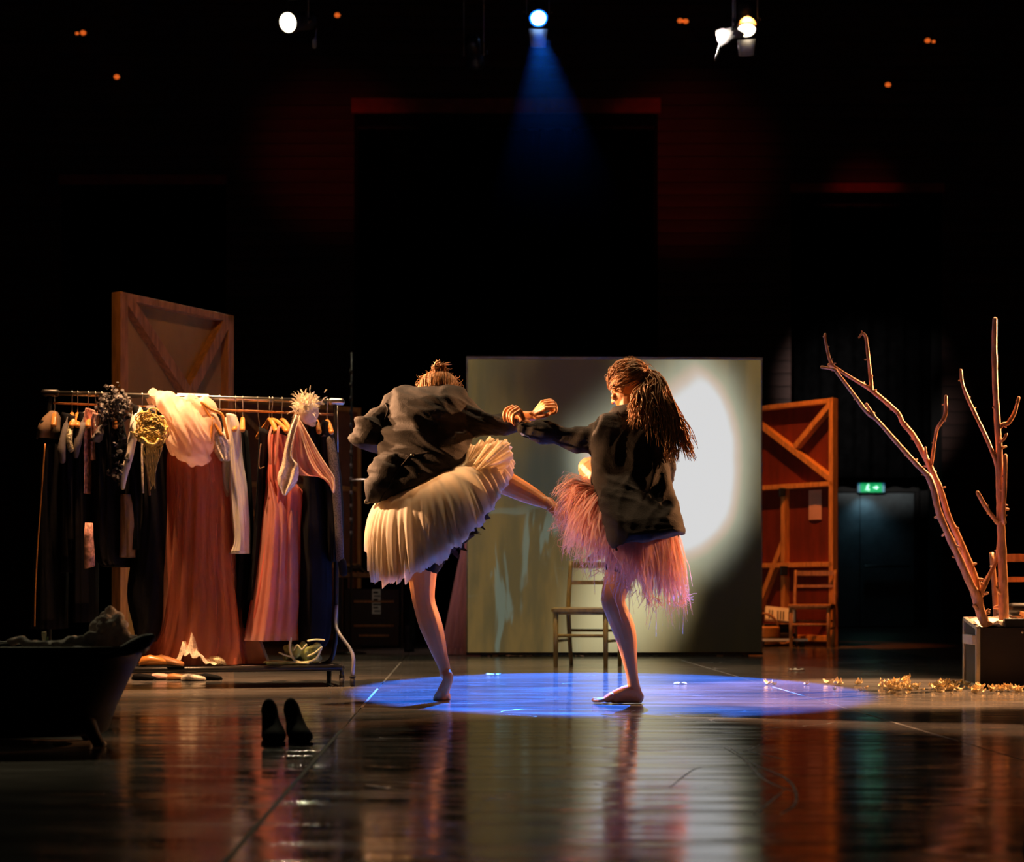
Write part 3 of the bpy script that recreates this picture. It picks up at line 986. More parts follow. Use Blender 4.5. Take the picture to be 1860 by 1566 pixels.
# ------------------------------------------------------------------ chairs
def chair(name, m, label, loc, rot, group='ladder back wooden chairs'):
    t = thing(name, (0, 0, 0), label, 'chair', group)
    wf, wb, d, sh, bh_ = 0.37, 0.40, 0.44, 0.425, 0.78
    yF, yB = -d / 2, d / 2
    lean = 0.075
    for q in (-1, 1):
        obj('leg', MB().tube([(q * wf / 2, yF, 0), (q * wf / 2, yF, 0.2), (q * wf / 2, yF, sh - 0.01)], [0.0165, 0.019, 0.020], 10), m, t)
        pts = cr([(q * wb / 2 * 0.93, yB + 0.035, 0, 0.0155), (q * wb / 2 * 0.97, yB + 0.01, 0.22, 0.017), (q * wb / 2, yB, sh, 0.018), (q * wb / 2, yB + lean * 0.4, 0.6, 0.017), (q * wb / 2, yB + lean, bh_, 0.0145)], 4)
        obj('back_post', MB().tube([p[:3] for p in pts], [p[3] for p in pts], 10), m, t)
    # dished seat
    g0, g1 = [], []
    for i in range(7):
        u = i / 6
        y = yF - 0.03 + (d + 0.05) * u
        ww = (wf + 0.05) * (1 - u) + (wb + 0.01) * u
        r0, r1 = [], []
        for j in range(9):
            s_ = j / 8 - 0.5
            z = sh + 0.008 - 0.016 * (1 - (2 * s_) ** 2) * math.sin(PI * min(1, u * 1.1)) - 0.008 * (u < 0.08)
            r0.append(V((s_ * ww, y, z)))
            r1.append(V((s_ * ww, y, z - 0.022)))
        g0.append(r0)
        g1.append(r1)
    sb_ = MB().sheet(g0).sheet([r[::-1] for r in g1])
    per0 = g0[0] + [r[-1] for r in g0[1:]] + g0[-1][::-1][1:] + [r[0] for r in g0[::-1][1:-1]]
    per1 = g1[0] + [r[-1] for r in g1[1:]] + g1[-1][::-1][1:] + [r[0] for r in g1[::-1][1:-1]]
    sb_.loft([per0, per1], cap=False)
    obj('seat', sb_, m, t)
    for z, h in ((0.75, 0.048), (0.618, 0.030)):
        u = (z - sh) / (bh_ - sh)
        y = yB + lean * u
        rings = []
        for j in range(9):
            s_ = j / 8 - 0.5
            x = s_ * (wb - 0.01)
            yy = y + 0.018 * (1 - (2 * s_) ** 2)
            rings.append([V((x, yy - 0.008, z - h / 2)), V((x, yy + 0.008, z - h / 2)), V((x, yy + 0.008, z + h / 2)), V((x, yy - 0.008, z + h / 2))])
        obj('back_slat', MB().loft(rings), m, t, False)
    obj('stretcher', MB().tube([(-wf / 2, yF, 0.23), (wf / 2, yF, 0.23)], 0.012, 8), m, t)
    obj('stretcher', MB().tube([(-wb / 2, yB, 0.26), (wb / 2, yB, 0.26)], 0.011, 8), m, t)
    for q in (-1, 1):
        obj('stretcher', MB().tube([(q * wf / 2, yF, 0.19), (q * wb / 2, yB + 0.01, 0.19)], 0.011, 8), m, t)
        obj('seat_rail', MB().tube([(q * wf / 2, yF, sh - 0.03), (q * wb / 2, yB, sh - 0.03)], 0.013, 8), m, t)
    obj('seat_rail', MB().tube([(-wf / 2, yF, sh - 0.03), (wf / 2, yF, sh - 0.03)], 0.013, 8), m, t)
    t.location = loc
    t.rotation_euler = (0, 0, rot)
    return t


chair('wooden_chair', 'chair_olive', 'bare olive brown wooden chair standing before the projection screen', (0.555, 11.72, 0), math.radians(-16))
chair('wooden_chair', 'chair_wood', 'orange lit wooden chair standing before the red flat', (3.03, 16.12, 0), math.radians(-17))
chair('wooden_chair', 'chair_wood', 'wooden chair at the right edge behind the tree box', (3.13, 9.42, 0), math.radians(3))

# thin stage haze hanging in the beam of the blue lamp
hz = bpy.data.materials.new('stage_haze')
hz.use_nodes = True
t = NT(hz)
t.n.remove(t.n['Principled BSDF'])
vs = t.new('ShaderNodeVolumeScatter')
vs.inputs['Color'].default_value = (0.9, 0.92, 1.0, 1)
vs.inputs['Anisotropy'].default_value = 0.3
hzc = t.coords(kind='Generated')
hsp = t.new('ShaderNodeSeparateXYZ')
t.link(hzc, hsp.inputs[0])
hd = t.math('MULTIPLY', t.ramp(hsp.outputs[2], 0.05, 1.0), t.ramp(hsp.outputs[1], 0.0, 0.8))
hd = t.math('MULTIPLY', hd, t.ramp(t.noise(hzc, 3.0, 2), 0.2, 0.8, 0.6, 1.2))
t.link(t.math('MULTIPLY', hd, 0.0005), vs.inputs['Density'])
t.link(vs.outputs[0], t.n['Material Output'].inputs['Volume'])
hzo = obj('haze', MB().box((0.25, 13.4, 4.75), (2.6, 3.6, 3.3)), hz, None, False)
tag(hzo, 'thin haze glowing blue below the centre stage lamp', 'haze', None, 'stuff')

# ------------------------------------------------------------------ flight case with the bare branches
DC = 8.98
case = thing('flight_case', FL(1840, 1250), 'open dark red flight case with metal edges holding the bare branches', 'flight case')
ck = DC / F
cx0, cx1 = (1776 - CX) * ck, (1776 - CX) * ck + 0.78
cdep = 0.40
ch = 0.385
cang = math.radians(-6)
cc = V((cx0, DC, 0))


def CP(x, y, z):
    return cc + V((x * math.cos(cang) - y * math.sin(cang) * 1.0, x * math.sin(cang) + y * math.cos(cang), z))


Rc = Matrix.Rotation(cang, 3, 'Z')
cw = cx1 - cx0
# left side leans out to the left as it goes back
cf = 0.338   # the front wall is lower than the rear one
obj('front_panel', MB().box(CP(cw / 2, 0.006, cf / 2 + 0.01), (cw, 0.012, cf - 0.02), Rc), 'case_red', case, False)
obj('rear_panel', MB().box(CP(cw / 2, cdep - 0.006, ch / 2 + 0.01), (cw, 0.012, ch - 0.02), Rc), 'case_red', case, False)
for q, x in ((0, 0.006), (1, cw - 0.006)):
    obj('end_panel', MB().loft([[CP(x + e_, y_, z_) for y_, z_ in ((0.01, 0.02), (cdep - 0.01, 0.02), (cdep - 0.01, ch - 0.005), (0.01, cf - 0.005))] for e_ in (-0.006, 0.006)]), 'case_red', case, False)
obj('base_panel', MB().box(CP(cw / 2, cdep / 2, 0.012), (cw, cdep, 0.02), Rc), 'case_red', case, False)
for x in (0, cw):
    for y in (0, cdep):
        hh_ = cf if y == 0 else ch
        obj('corner_edge', MB().box(CP(x, y, hh_ / 2), (0.026, 0.026, hh_), Rc), 'alu', case, False, 0.004)
for z in (ch, 0.012):
    obj('top_edge' if z > 0.2 else 'bottom_edge', MB().beam(CP(0, 0, cf if z > 0.2 else z), CP(0, cdep, z), 0.026, 0.02), 'alu', case, False, 0.003)
    obj('top_edge' if z > 0.2 else 'bottom_edge', MB().box(CP(cw / 2, cdep, z), (cw, 0.02, 0.02), Rc), 'alu', case, False, 0.003)
obj('latch', MB().box(CP(-0.02, cdep * 0.35, 0.27), (0.03, 0.30, 0.055), Rc), 'lamp_grey', case, False, 0.006)
obj('rivet', MB().ell(CP(0.245, -0.004, 0.315), (0.009, 0.004, 0.009), None, 10, 6), 'steel', case)
# pale stones and rumpled cloth wedging the branches
cl = MB()
g = []
for i in range(15):
    r = []
    for j in range(23):
        x, y = 0.02 + (cw - 0.04) * j / 22, 0.02 + (cdep - 0.04) * i / 14
        z = cf + (ch - cf) * i / 14 + 0.004 + 0.035 * noise.noise(V((x * 9, y * 9, 1.3))) + 0.025 * noise.noise(V((x * 22, y * 22, 4)))
        r.append(CP(x, y, z))
    g.append(r)
tag(obj('packing_cloth', cl.sheet(g), 'white_cloth'), 'rumpled white cloth packed around the branches in the flight case', 'cloth')
for x, y, r_, lab in ((0.135, 0.06, 0.032, 'pale stone beside the foot of the left branch in the flight case'), (0.30, 0.07, 0.040, 'pale stone right of the trunk in the flight case, left one'), (0.37, 0.10, 0.048, 'pale stone at the right edge of the picture in the flight case')):
    mb = MB().ell((0, 0, 0), (r_, r_ * 0.8, r_ * 0.75), None, 14, 10)
    mb.v = [tuple(CP(x, y, cf + 0.022) + V(p) * (1 + 0.25 * noise.noise(V(p) * 30 + V((x * 50, 0, 0))))) for p in mb.v]
    tag(obj('stone', mb, 'lace'), lab, 'stone', 'stones in the flight case')
blk = thing('wooden_block', CP(0.205, 0.03, cf), 'dark block at the front rim that steadies the upright trunk', 'block')
obj('block', MB().box(CP(0.205, 0.035, cf + 0.015), (0.11, 0.045, 0.075), Rc), 'black_metal', blk, False, 0.006)
tub2 = thing('metal_lamp', CP(0.36, 0.3, ch), 'small dark cylinder with a bright rim lying in the flight case at the right edge', 'lamp')
obj('barrel', MB().tube([CP(0.25, 0.30, ch + 0.055), CP(0.62, 0.30, ch + 0.055)], 0.038, 16, True), 'black_metal', tub2)
obj('rim', MB().tube([CP(0.262, 0.30, ch + 0.055), CP(0.64, 0.28, ch + 0.098)], 0.010, 10, True), 'alu', tub2)


def branch(name, base, label, limbs, D):
    """limbs: lists of (px, py, radius_px, depth offset)"""
    t = thing(name, base, label, 'branch')
    k = D / F
    for n_, (part, pts) in enumerate(limbs):
        q = [(*W(p[0], p[1], D + p[3]), p[2] * k) for p in pts]
        q = cr(q, 5)
        mb = MB()
        P3 = [V(p[:3]) for p in q]
        rad = [max(0.0015, p[3]) * (1 + 0.16 * noise.noise(V(p[:3]) * 23)) for p in q]
        mb.tube(P3, rad, 9, True)
        rr = random.Random(n_ * 7 + len(pts))
        # leaf scars and stub twigs
        for i in range(2, len(P3) - 2, 3):
            if rr.random() < 0.75:
                ang = rr.uniform(0, 2 * PI)
                dv = V((math.cos(ang), 0.5 * math.sin(2 * ang), 0.35 + 0.5 * math.sin(ang))).normalized()
                L = rad[i] * rr.uniform(1.2, 2.2)
                mb.tube([P3[i], P3[i] + dv * L], [rad[i] * 0.55, rad[i] * 0.35], 6, True)
        obj(part, mb, 'bark', t)
    return t


A = [(1791, 1136, 9, 0), (1781, 1112, 9, 0), (1773, 1081, 9.5, 0), (1762.6, 1060.6, 7, -0.02), (1742, 1013.6, 6.6, -0.03), (1723.8, 974.8, 6.4, -0.03), (1705, 930, 6.2, -0.03), (1697, 893, 6, -0.03), (1687, 866.6, 6, -0.02), (1683, 861.8, 4.8, -0.02), (1661.7, 840, 4.6, 0), (1640, 816, 4.2, 0), (1621.8, 795.6, 4.1, 0.02), (1593, 763, 4, 0.03), (1573.9, 747.7, 3.8, 0.04), (1550.9, 717, 3.4, 0.05), (1522, 678.8, 3.0, 0.05), (1514.5, 671, 2.8, 0.05), (1492.5, 667, 2.8, 0.05)]
B = [(1779, 1098, 8, 0.02), (1770.7, 1052.5, 7.8, 0.04), (1754.4, 1009.6, 6.6, 0.05), (1738, 970.7, 6, 0.05), (1721.7, 936, 5.5, 0.06), (1709.5, 893, 5.2, 0.06), (1701, 872.7, 5.2, 0.06), (1689, 848, 5.6, 0.06), (1679, 827, 5.5, 0.08), (1659.5, 792, 5, 0.10), (1640, 768.5, 4.8, 0.12), (1633, 753.5, 4.6, 0.12), (1620, 740, 4.5, 0.13), (1583.4, 709.4, 4.2, 0.15), (1572, 701.8, 3.6, 0.15), (1543, 684.5, 3.3, 0.15), (1514.5, 666.3, 3, 0.15), (1505.9, 662.5, 2.8, 0.15)]
branch('bare_branch', CP(0.05, 0.14, ch), 'long bare forked branch leaning left out of the flight case', [
    ('stem', A), ('limb', B),
    ('twig', [(1583.4, 709, 3.6, 0.15), (1580.6, 678.8, 3.4, 0.15), (1575.8, 636.6, 3.1, 0.15), (1572.9, 613.6, 3, 0.15), (1567, 606, 2.6, 0.15), (1560.5, 612.7, 2, 0.15)]),
    ('twig', [(1514, 666, 3, 0.15), (1506.8, 652, 3, 0.15), (1499, 617.5, 2.4, 0.15), (1498.6, 607.9, 2.4, 0.15)]),
    ('twig', [(1589, 758, 3.2, 0.03), (1581, 745, 2.6, 0.03), (1573.9, 734, 2.4, 0.03)]),
    ('twig', [(1690, 851, 3.2, 0.06), (1693, 835, 3.2, 0.05), (1700.8, 783.7, 3, 0.02), (1707.3, 770.6, 3.4, 0), (1717, 753, 3.6, 0), (1718, 720.7, 3.2, 0)]),
    ('twig', [(1680, 1, 1, 0), (1680, 1, 1, 0)] if False else [(1683, 832, 2.6, 0.06), (1681, 822, 2.2, 0.05), (1681, 813, 1.8, 0.05)]),
    ('twig', [(1780, 1087, 5, 0), (1783, 1076, 5, 0), (1791, 1056.5, 4.8, 0.02), (1807.5, 1023.9, 3.6, 0.05), (1812, 1000, 2.8, 0.06), (1813.6, 975, 2, 0.06)]),
    ('twig', [(1787, 1119, 3.5, 0), (1792, 1112, 3.2, 0), (1795, 1108, 2.6, 0)]),
], 9.08)
branch('bare_branch', CP(0.15, 0.16, ch), 'thick upright bare trunk with short side limbs in the flight case', [
    ('stem', [(1822.8, 1124, 9.4, 0), (1822, 1064.7, 8.6, 0), (1820, 1003, 8, 0), (1817.6, 942, 7.6, 0), (1817, 901, 7.8, 0), (1815.6, 860.4, 7.6, 0), (1815, 848.8, 7.2, 0), (1814.7, 814, 6.2, 0), (1812.5, 785.8, 6, 0), (1809.3, 733.7, 5.4, 0), (1807, 681.6, 5.2, 0), (1806, 625, 5, 0), (1807, 580.6, 4.6, 0)]),
    ('limb', [(1824, 950, 4, -0.03), (1822.5, 938, 4, -0.04), (1824, 900, 4, -0.04), (1825.5, 860, 4, -0.04), (1826, 828, 3.4, -0.03)]),
    ('limb', [(1814.8, 778, 4, 0), (1822, 771, 4, 0), (1831, 768.5, 4.2, 0), (1842, 751, 3.6, 0), (1847.4, 733.7, 2.8, 0), (1850.2, 722.9, 2.8, 0)]),
    ('limb', [(1811.5, 848, 4, 0), (1805, 828, 3.8, 0), (1792, 796.7, 3.6, 0.02), (1774.6, 759.8, 3.5, 0.04), (1757.3, 722.9, 3.4, 0.05), (1747.5, 694.6, 3.2, 0.05), (1745.3, 672.9, 2.9, 0.05)]),
    ('limb', [(1812, 950, 4.2, 0), (1806, 942, 4, -0.02), (1791, 921.7, 4, -0.03), (1775.9, 895, 3.6, -0.04)]),
    ('twig', [(1817, 803, 3, -0.02), (1824, 797, 2.6, -0.03), (1828, 789, 2.6, -0.03)]),
    ('twig', [(1817, 1078, 3, -0.01), (1812, 1072, 2.6, -0.02), (1809, 1066, 2, -0.02)]),
], 9.10)

# dry curled leaves, strewn round the case
leaf_meshes = []
for i in range(6):
    rr = random.Random(i)
    L, Wd = rr.uniform(0.028, 0.06), rr.uniform(0.014, 0.028)
    g = []
    for a_ in range(6):
        u = a_ / 5
        ww = Wd * math.sin(PI * (0.12 + 0.8 * u))
        r = []
        for b_ in range(4):
            s_ = b_ / 3 - 0.5
            r.append(V((L * (u - 0.5), ww * 2 * s_, 0.004 + 0.012 * (2 * s_) ** 2 * rr.uniform(0.6, 1.6) + 0.022 * (u - 0.5) ** 2 * 4 * rr.uniform(0.5, 1.3))))
        g.append(r)
    leaf_meshes.append(MB().sheet(g).mesh('dry_leaf'))


def leaf(px, py, lift, sc, label, group):
    o = link('dry_leaf', rnd.choice(leaf_meshes), 'chip')
    p = FL(px, py)
    o.location = (p.x, p.y, 0.001 + lift)
    o.rotation_euler = (rnd.uniform(-0.25, 0.25), rnd.uniform(-0.25, 0.25), rnd.uniform(0, 6.3))
    o.scale = (sc, sc, sc * 0.8)
    tag(o, label, 'leaf', group)


LA, GA = 'dry curled leaf in the heap farther left of the flight case', 'left heap of dry leaves'
LB, GB = 'dry curled leaf in the heap touching the left side of the flight case', 'right heap of dry leaves'
LC, GC_ = 'dry curled leaf strewn thinly around the two heaps of leaves', 'strewn dry leaves'
LD, GD = 'dry curled leaf on the floor along the front of the flight case', 'leaves before the flight case'
for i in range(44):
    leaf(rnd.gauss(1626, 14), rnd.uniform(1246, 1258), max(0, rnd.gauss(0.010, 0.010)), rnd.uniform(0.7, 1.15), LA, GA)
for i in range(44):
    leaf(rnd.gauss(1724, 14), rnd.uniform(1246, 1257), max(0, rnd.gauss(0.008, 0.009)), rnd.uniform(0.7, 1.15), LB, GB)
for i in range(30):
    leaf(rnd.uniform(1590, 1750), rnd.uniform(1243, 1262), 0, rnd.uniform(0.5, 0.9), LC, GC_)
for i in range(36):
    leaf(rnd.gauss(1775, 6) if i < 12 else rnd.uniform(1798, 1858), rnd.uniform(1254, 1261), max(0, rnd.gauss(0.005, 0.006)), rnd.uniform(0.7, 1.0), LD, GD)
for px, py, sc in ((1397, 1244, 1.1), (1405, 1246, 0.8), (1466, 1245, 0.7), (1505, 1243, 1.1), (1522, 1245, 1.2), (1515, 1256, 0.9), (1560, 1245, 1.1), (1574, 1254, 0.9), (1563, 1257, 0.7)):
    leaf(px, py, 0, sc, 'loose dry leaf lying out in the blue light left of the heaps', 'loose leaves in the blue light')


def scrap(px, py, wd, m, lab, i):
    p = FL(px, py)
    g = []
    for a_ in range(6):
        g.append([V((p.x + wd * (b_ / 6 - 0.5) * (1 - 0.2 * math.sin(a_ * 2 + i)), p.y + wd * 0.8 * (a_ / 5 - 0.5), 0.004 + 0.02 * abs(noise.noise(V((a_ * 0.9, b_ * 0.9, i * 3.1)))))) for b_ in range(7)])
    tag(obj('paper_scrap', MB().sheet(g), m), lab, 'paper')


scrap(896, 1227, 0.085, 'paper', 'crumpled white paper scrap right of the left dancer foot in the blue light', 1)
scrap(1235, 1243, 0.07, 'paper', 'crumpled white paper scrap right of the right dancer foot in the blue light', 2)
scrap(1446, 1218, 0.10, 'paper', 'white paper scrap on the grey floor before the red flat', 3)
scrap(932, 1193.5, 0.11, 'paper_pink', 'pink paper scrap under the screen, leftmost of three', 4)
scrap(955, 1193.5, 0.10, 'paper_pink', 'pink paper scrap under the screen, second from left', 5)
scrap(1053, 1193.5, 0.07, 'paper_pink', 'pink paper scrap behind the chair at the screen foot', 6)

# ------------------------------------------------------------------ things by the red flat
acc = thing('accordion', FL(1420, 1170), 'small accordion with pale keys lying by the red flat', 'accordion')
ac = W(1417, 1135, 16.35)
Ra = Matrix.Rotation(math.radians(6), 3, 'Y') @ Matrix.Rotation(math.radians(-28), 3, 'X')
obj('keyboard', MB().box(ac + V((0.0, 0, 0.10)), (0.31, 0.05, 0.155), Ra), 'ivory', acc, False, 0.004)
for i in range(9):
    if i not in (2, 6):
        obj('black_key', MB().box(ac + Ra @ V((-0.115 + 0.0285 * i, -0.03, -0.02)) + V((0, 0, 0.10)), (0.011, 0.016, 0.095), Ra), 'black_metal', acc, False)
bel = []
for i in range(13):
    q = 0.115 if i % 2 else 0.095
    y = ac.y + 0.04 + i * 0.022
    bel.append([V((ac.x - q * 1.25, y, 0.03)), V((ac.x + q * 1.25, y, 0.03)), V((ac.x + q * 1.25, y, 0.03 + q * 1.7)), V((ac.x - q * 1.25, y, 0.03 + q * 1.7))])
obj('bellows', MB().loft(bel), 'case_red', acc, False)
obj('treble_case', MB().box(V((ac.x, ac.y - 0.0, 0.075)), (0.30, 0.09, 0.12)), 'case_red', acc, False, 0.008)
obj('bass_case', MB().box(V((ac.x, ac.y + 0.36, 0.12)), (0.30, 0.06, 0.20)), 'case_red', acc, False, 0.008)
obj('strap', MB().tube(cr([(ac.x - 0.12, ac.y - 0.05, 0.13), (ac.x - 0.05, ac.y - 0.09, 0.05), (ac.x + 0.05, ac.y - 0.09, 0.04), (ac.x + 0.13, ac.y - 0.06, 0.10)], 5), 0.012, 8, False, 0.4), 'tan_leather', acc)
bs = thing('wicker_basket', FL(1390, 1172), 'round brown basket half hidden behind the right edge of the screen', 'basket')
bc = V(((1385 - CX) * 16.2 / F, 16.2, 0))
obj('body', MB().lathe([(0.10, 0.01), (0.145, 0.04), (0.165, 0.14), (0.165, 0.20), (0.155, 0.21), (0.15, 0.14), (0.09, 0.03)], bc, 24), 'tan_leather', bs)
for i in range(9):
    z = 0.04 + i * 0.019
    obj('woven_hoop', MB().tube([bc + V(((0.15 + 0.017 * min(1, i / 4)) * math.cos(q * PI / 12), (0.15 + 0.017 * min(1, i / 4)) * math.sin(q * PI / 12), z)) for q in range(25)], 0.008, 6), 'wood_hanger', bs)
obj('handle', MB().tube([bc + V((0.155 * math.cos(q), 0, 0.2 + 0.14 * math.sin(q))) for q in np.linspace(0, PI, 14)], 0.012, 8), 'tan_leather', bs)
pl = thing('low_bench', FL(1420, 1176), 'low dark plank with a pale front edge at the foot of the red flat', 'bench')
y_ = 16.1
k_ = y_ / F
obj('plank', MB().box(((1420 - CX) * k_, y_, 0.075), (0.50, 0.16, 0.02)), 'black_metal', pl, False, 0.003)
obj('edge_strip', MB().box(((1420 - CX) * k_, y_ - 0.082, 0.075), (0.50, 0.006, 0.024)), 'paper', pl, False)
for q in (-0.2, 0.2):
    obj('foot', MB().box(((1420 - CX) * k_ + q, y_, 0.0325), (0.03, 0.14, 0.065)), 'black_metal', pl, False)

# ------------------------------------------------------------------ dark table and boxes left of the dancers
tb = thing('prop_table', W(680, 1172, 15.9), 'dark wooden table behind the left dancer with cases stowed under it', 'table')
D = 15.9
k_ = D / F
tx0, tx1 = (611 - CX) * k_, (740 - CX) * k_
tz = CH + (HY - 1041) * k_
obj('tabletop', MB().box(((tx0 + tx1) / 2, D + 0.25, tz - 0.02), (tx1 - tx0, 0.6, 0.045)), 'wood_raw', tb, False, 0.005)
for q in (tx0 + 0.04, tx1 - 0.04):
    for y in (D, D + 0.5):
        obj('leg', MB().box((q, y, (tz - 0.04) / 2), (0.045, 0.045, tz - 0.04)), 'black_metal', tb, False, 0.004)
cs2 = thing('equipment_case', (tx0 + 0.34, D + 0.2, 0), 'black equipment case with a pale printed label under the prop table', 'case')
obj('body', MB().box((tx0 + 0.35, D + 0.25, 0.30), (0.56, 0.42, 0.58)), 'black_metal', cs2, False, 0.01)
for z in (0.12, 0.22, 0.46):
    obj('glint_bar', MB().box((tx0 + 0.37, D + 0.035, z), (0.40 if z > 0.15 else 0.30, 0.012, 0.022)), 'wood_raw', cs2, False, 0.003)  # brown bars stand in for level glints on the dark case
lb = obj('label_strip', MB().box((tx0 + 0.395, D + 0.034, 0.46), (0.085, 0.006, 0.25)), 'paper', cs2, False)
M['ink'] = mat('ink', (0.03, 0.03, 0.03), 0.7)
for i, (z, ww, hh) in enumerate(((0.55, 0.05, 0.02), (0.515, 0.06, 0.014), (0.475, 0.045, 0.028), (0.432, 0.085, 0.018), (0.40, 0.05, 0.016), (0.365, 0.06, 0.014))):
    obj('print_bar', MB().box((tx0 + 0.395 + (0.008 if i % 2 else -0.006), D + 0.0305, z), (ww, 0.002, hh)), 'ink', lb, False)
g = []
for i in range(10):
    g.append([V((tx0 + 0.02 + 0.28 * j / 11, D + 0.05 + 0.3 * i / 9, tz + 0.006 + 0.11 * max(0, 0.4 + noise.noise(V((i * 0.4, j * 0.45, 2)))) * math.sin(PI * j / 11))) for j in range(12)])
tag(obj('rumpled_cloth', MB().sheet(g), 'brown_cloth'), 'rumpled brown cloth on the left end of the prop table', 'cloth')
boot = thing('black_boot', FL(742, 1186), 'black boot standing alone on the floor right of the prop table', 'boot')
bp = FL(742, 1184)
obj('upper', MB().loft([oring(742 - a_, 1184 - h_, 742 + b_, 1184 - h_, bp.y, dd, 14) for a_, b_, h_, dd in ((8, 10, 0, 0.11), (8.5, 10.5, 5, 0.12), (7, 8, 12, 0.08), (6, 5, 22, 0.055), (6, 5, 36, 0.055), (6.5, 5.5, 48, 0.055))]), 'shoe_black', boot)
obj('sole', MB().loft([oring(733, 1185.5, 753, 1185.5, bp.y, 0.125, 14), oring(733, 1184, 753, 1184, bp.y, 0.125, 14)]), 'rubber', boot)
trs = thing('black_trousers', W(745, 1110, 15.95), 'black trousers hanging off the right end of the prop table', 'trousers')
obj('trouser_leg', MB().loft([oring(733, py, 757 - 3 * (py > 1100), py, 15.8, 0.05, 24, lambda th: 1 + 0.08 * math.sin(7 * th)) for py in (1036, 1060, 1090, 1120, 1150, 1168)]), 'black_cloth', trs)

# thin pale pole standing behind the left dancer
pole = thing('pole_stand', FL(640, 1182), 'thin pale pole on a stand left of the left dancer', 'pole')
pb = FL(637, 1188)
obj('pole', MB().tube([(pb.x, pb.y, 0.02), (pb.x + 0.01, pb.y, CH + (HY - 640) / F * pb.y)], 0.011, 10), 'black_metal', pole)
for z in np.arange(1.05, 2.5, 0.12):
    obj('ring', MB().tube([(pb.x + 0.004, pb.y, z), (pb.x + 0.004, pb.y, z + 0.045)], 0.0155, 10), 'lamp_body', pole)
obj('base_plate', MB().lathe([(0.14, 0), (0.14, 0.012), (0.02, 0.03)], (pb.x, pb.y, 0.0), 24), 'black_metal', pole)
obj('crossbar', MB().tube([(pb.x, pb.y, 1.548), (pb.x + 0.15, pb.y - 0.02, 1.55)], 0.012, 8, True), 'steel', pole)

# pink tulle dress hung on the left edge of the screen, half behind it
M['mauve_tulle'] = mat('mauve_tulle', (0.72, 0.36, 0.42), 0.8, var=0.15, scale=6, stretch=(5, 5, 0.5), trans=0.4, clear=0.12)
pd = thing('pink_dress', W(840, 1190, 13.95), 'long pink tulle dress hung behind the left edge of the screen', 'dress')
rings = []
for (lx, rx, py, dd) in ((848, 862, 930, 0.04), (843, 866, 975, 0.06), (836, 868, 1010, 0.08), (826, 872, 1060, 0.11), (815, 876, 1120, 0.14), (806, 880, 1170, 0.16), (800, 884, 1186, 0.17)):
    rings.append(oring(lx, py, rx, py, 13.98, dd, 72, lambda th: 1 + 0.07 * math.sin(15 * th) + 0.05 * math.sin(8 * th + 1)))
obj('skirt', MB().loft(rings, cap=False), 'mauve_tulle', pd)
obj('hem_ruffle', MB().loft([oring(800, 1176, 884, 1176, 13.98, 0.17, 90, lambda th: 1 + 0.06 * math.sin(23 * th)), oring(797, 1188, 888, 1188, 13.98, 0.19, 90, lambda th: 1 + 0.09 * math.sin(23 * th + 0.6))], cap=False), 'mauve_tulle', pd)

# ------------------------------------------------------------------ bathtub at the left edge
tubm = thing('bathtub', (-2.0, 5.65, 0), 'black bathtub with a flared rim at the lower left edge', 'bathtub')


def tub_ring(x0, x1, dep, z0_, z1_, n=56, e=2.6):
    c, hx = (x0 + x1) / 2, (x1 - x0) / 2
    r = []
    for j in range(n):
        th = 2 * PI * j / n
        cx_, sy = math.cos(th), math.sin(th)
        px_ = c + hx * math.copysign(abs(cx_) ** (2 / e), cx_)
        py_ = 5.62 + dep * math.copysign(abs(sy) ** (2 / e), sy)
        f = (px_ - x0) / (x1 - x0)
        r.append(V((px_, py_, z0_ + (z1_ - z0_) * f)))
    return r


xr = -1.30
rim_l, rim_r = 0.352, 0.338
outer = [tub_ring(-2.62, -1.445, 0.22, 0.035, 0.035), tub_ring(-2.66, -1.43, 0.245, 0.045, 0.045), tub_ring(-2.72, -1.40, 0.27, 0.13, 0.13), tub_ring(-2.80, -1.345, 0.295, 0.25, 0.25), tub_ring(-2.85, xr, 0.31, rim_l - 0.008, rim_r - 0.008)]
inner = [tub_ring(-2.83, xr - 0.02, 0.295, rim_l, rim_r), tub_ring(-2.77, -1.38, 0.27, 0.25, 0.25), tub_ring(-2.68, -1.44, 0.24, 0.13, 0.13), tub_ring(-2.60, -1.50, 0.2, 0.075, 0.075)]
obj('shell', MB().loft(outer + inner), 'enamel_black', tubm)
# rolled rim that kicks up and out at the right end
mid = [tub_ring(-2.855, xr + 0.004, 0.315, rim_l - 0.004, rim_r - 0.004)][0]
obj('rolled_rim', MB().tube(mid + [mid[0]], 0.012, 10), 'enamel_black', tubm)
lip = cr([(-1.36, 5.45, 0.328, 0.012), (-1.32, 5.44, 0.334, 0.018), (-1.29, 5.45, 0.347, 0.022), (-1.258, 5.47, 0.364, 0.021), (-1.238, 5.49, 0.377, 0.012)], 5)
obj('end_lip', MB().tube([p[:3] for p in lip], [p[3] for p in lip], 12, True, 1.15), 'enamel_black', tubm)
for x, y in ((-1.46, 5.50), (-1.56, 5.74), (-2.5, 5.47), (-2.5, 5.77)):
    if True:
        f_ = obj('foot', MB().tube([(x, y, 0.075), (x + 0.02, y, 0.04), (x + 0.035, y, 0.012)], [0.03, 0.022, 0.02], 10, True), 'enamel_black', tubm)
        obj('foot_cap', MB().tube([(x + 0.022, y, 0.009), (x + 0.054, y, 0.009)], 0.009, 10, True), 'paper' if x > -2 else 'black_metal', f_)
fo = MB()
rr = random.Random(3)
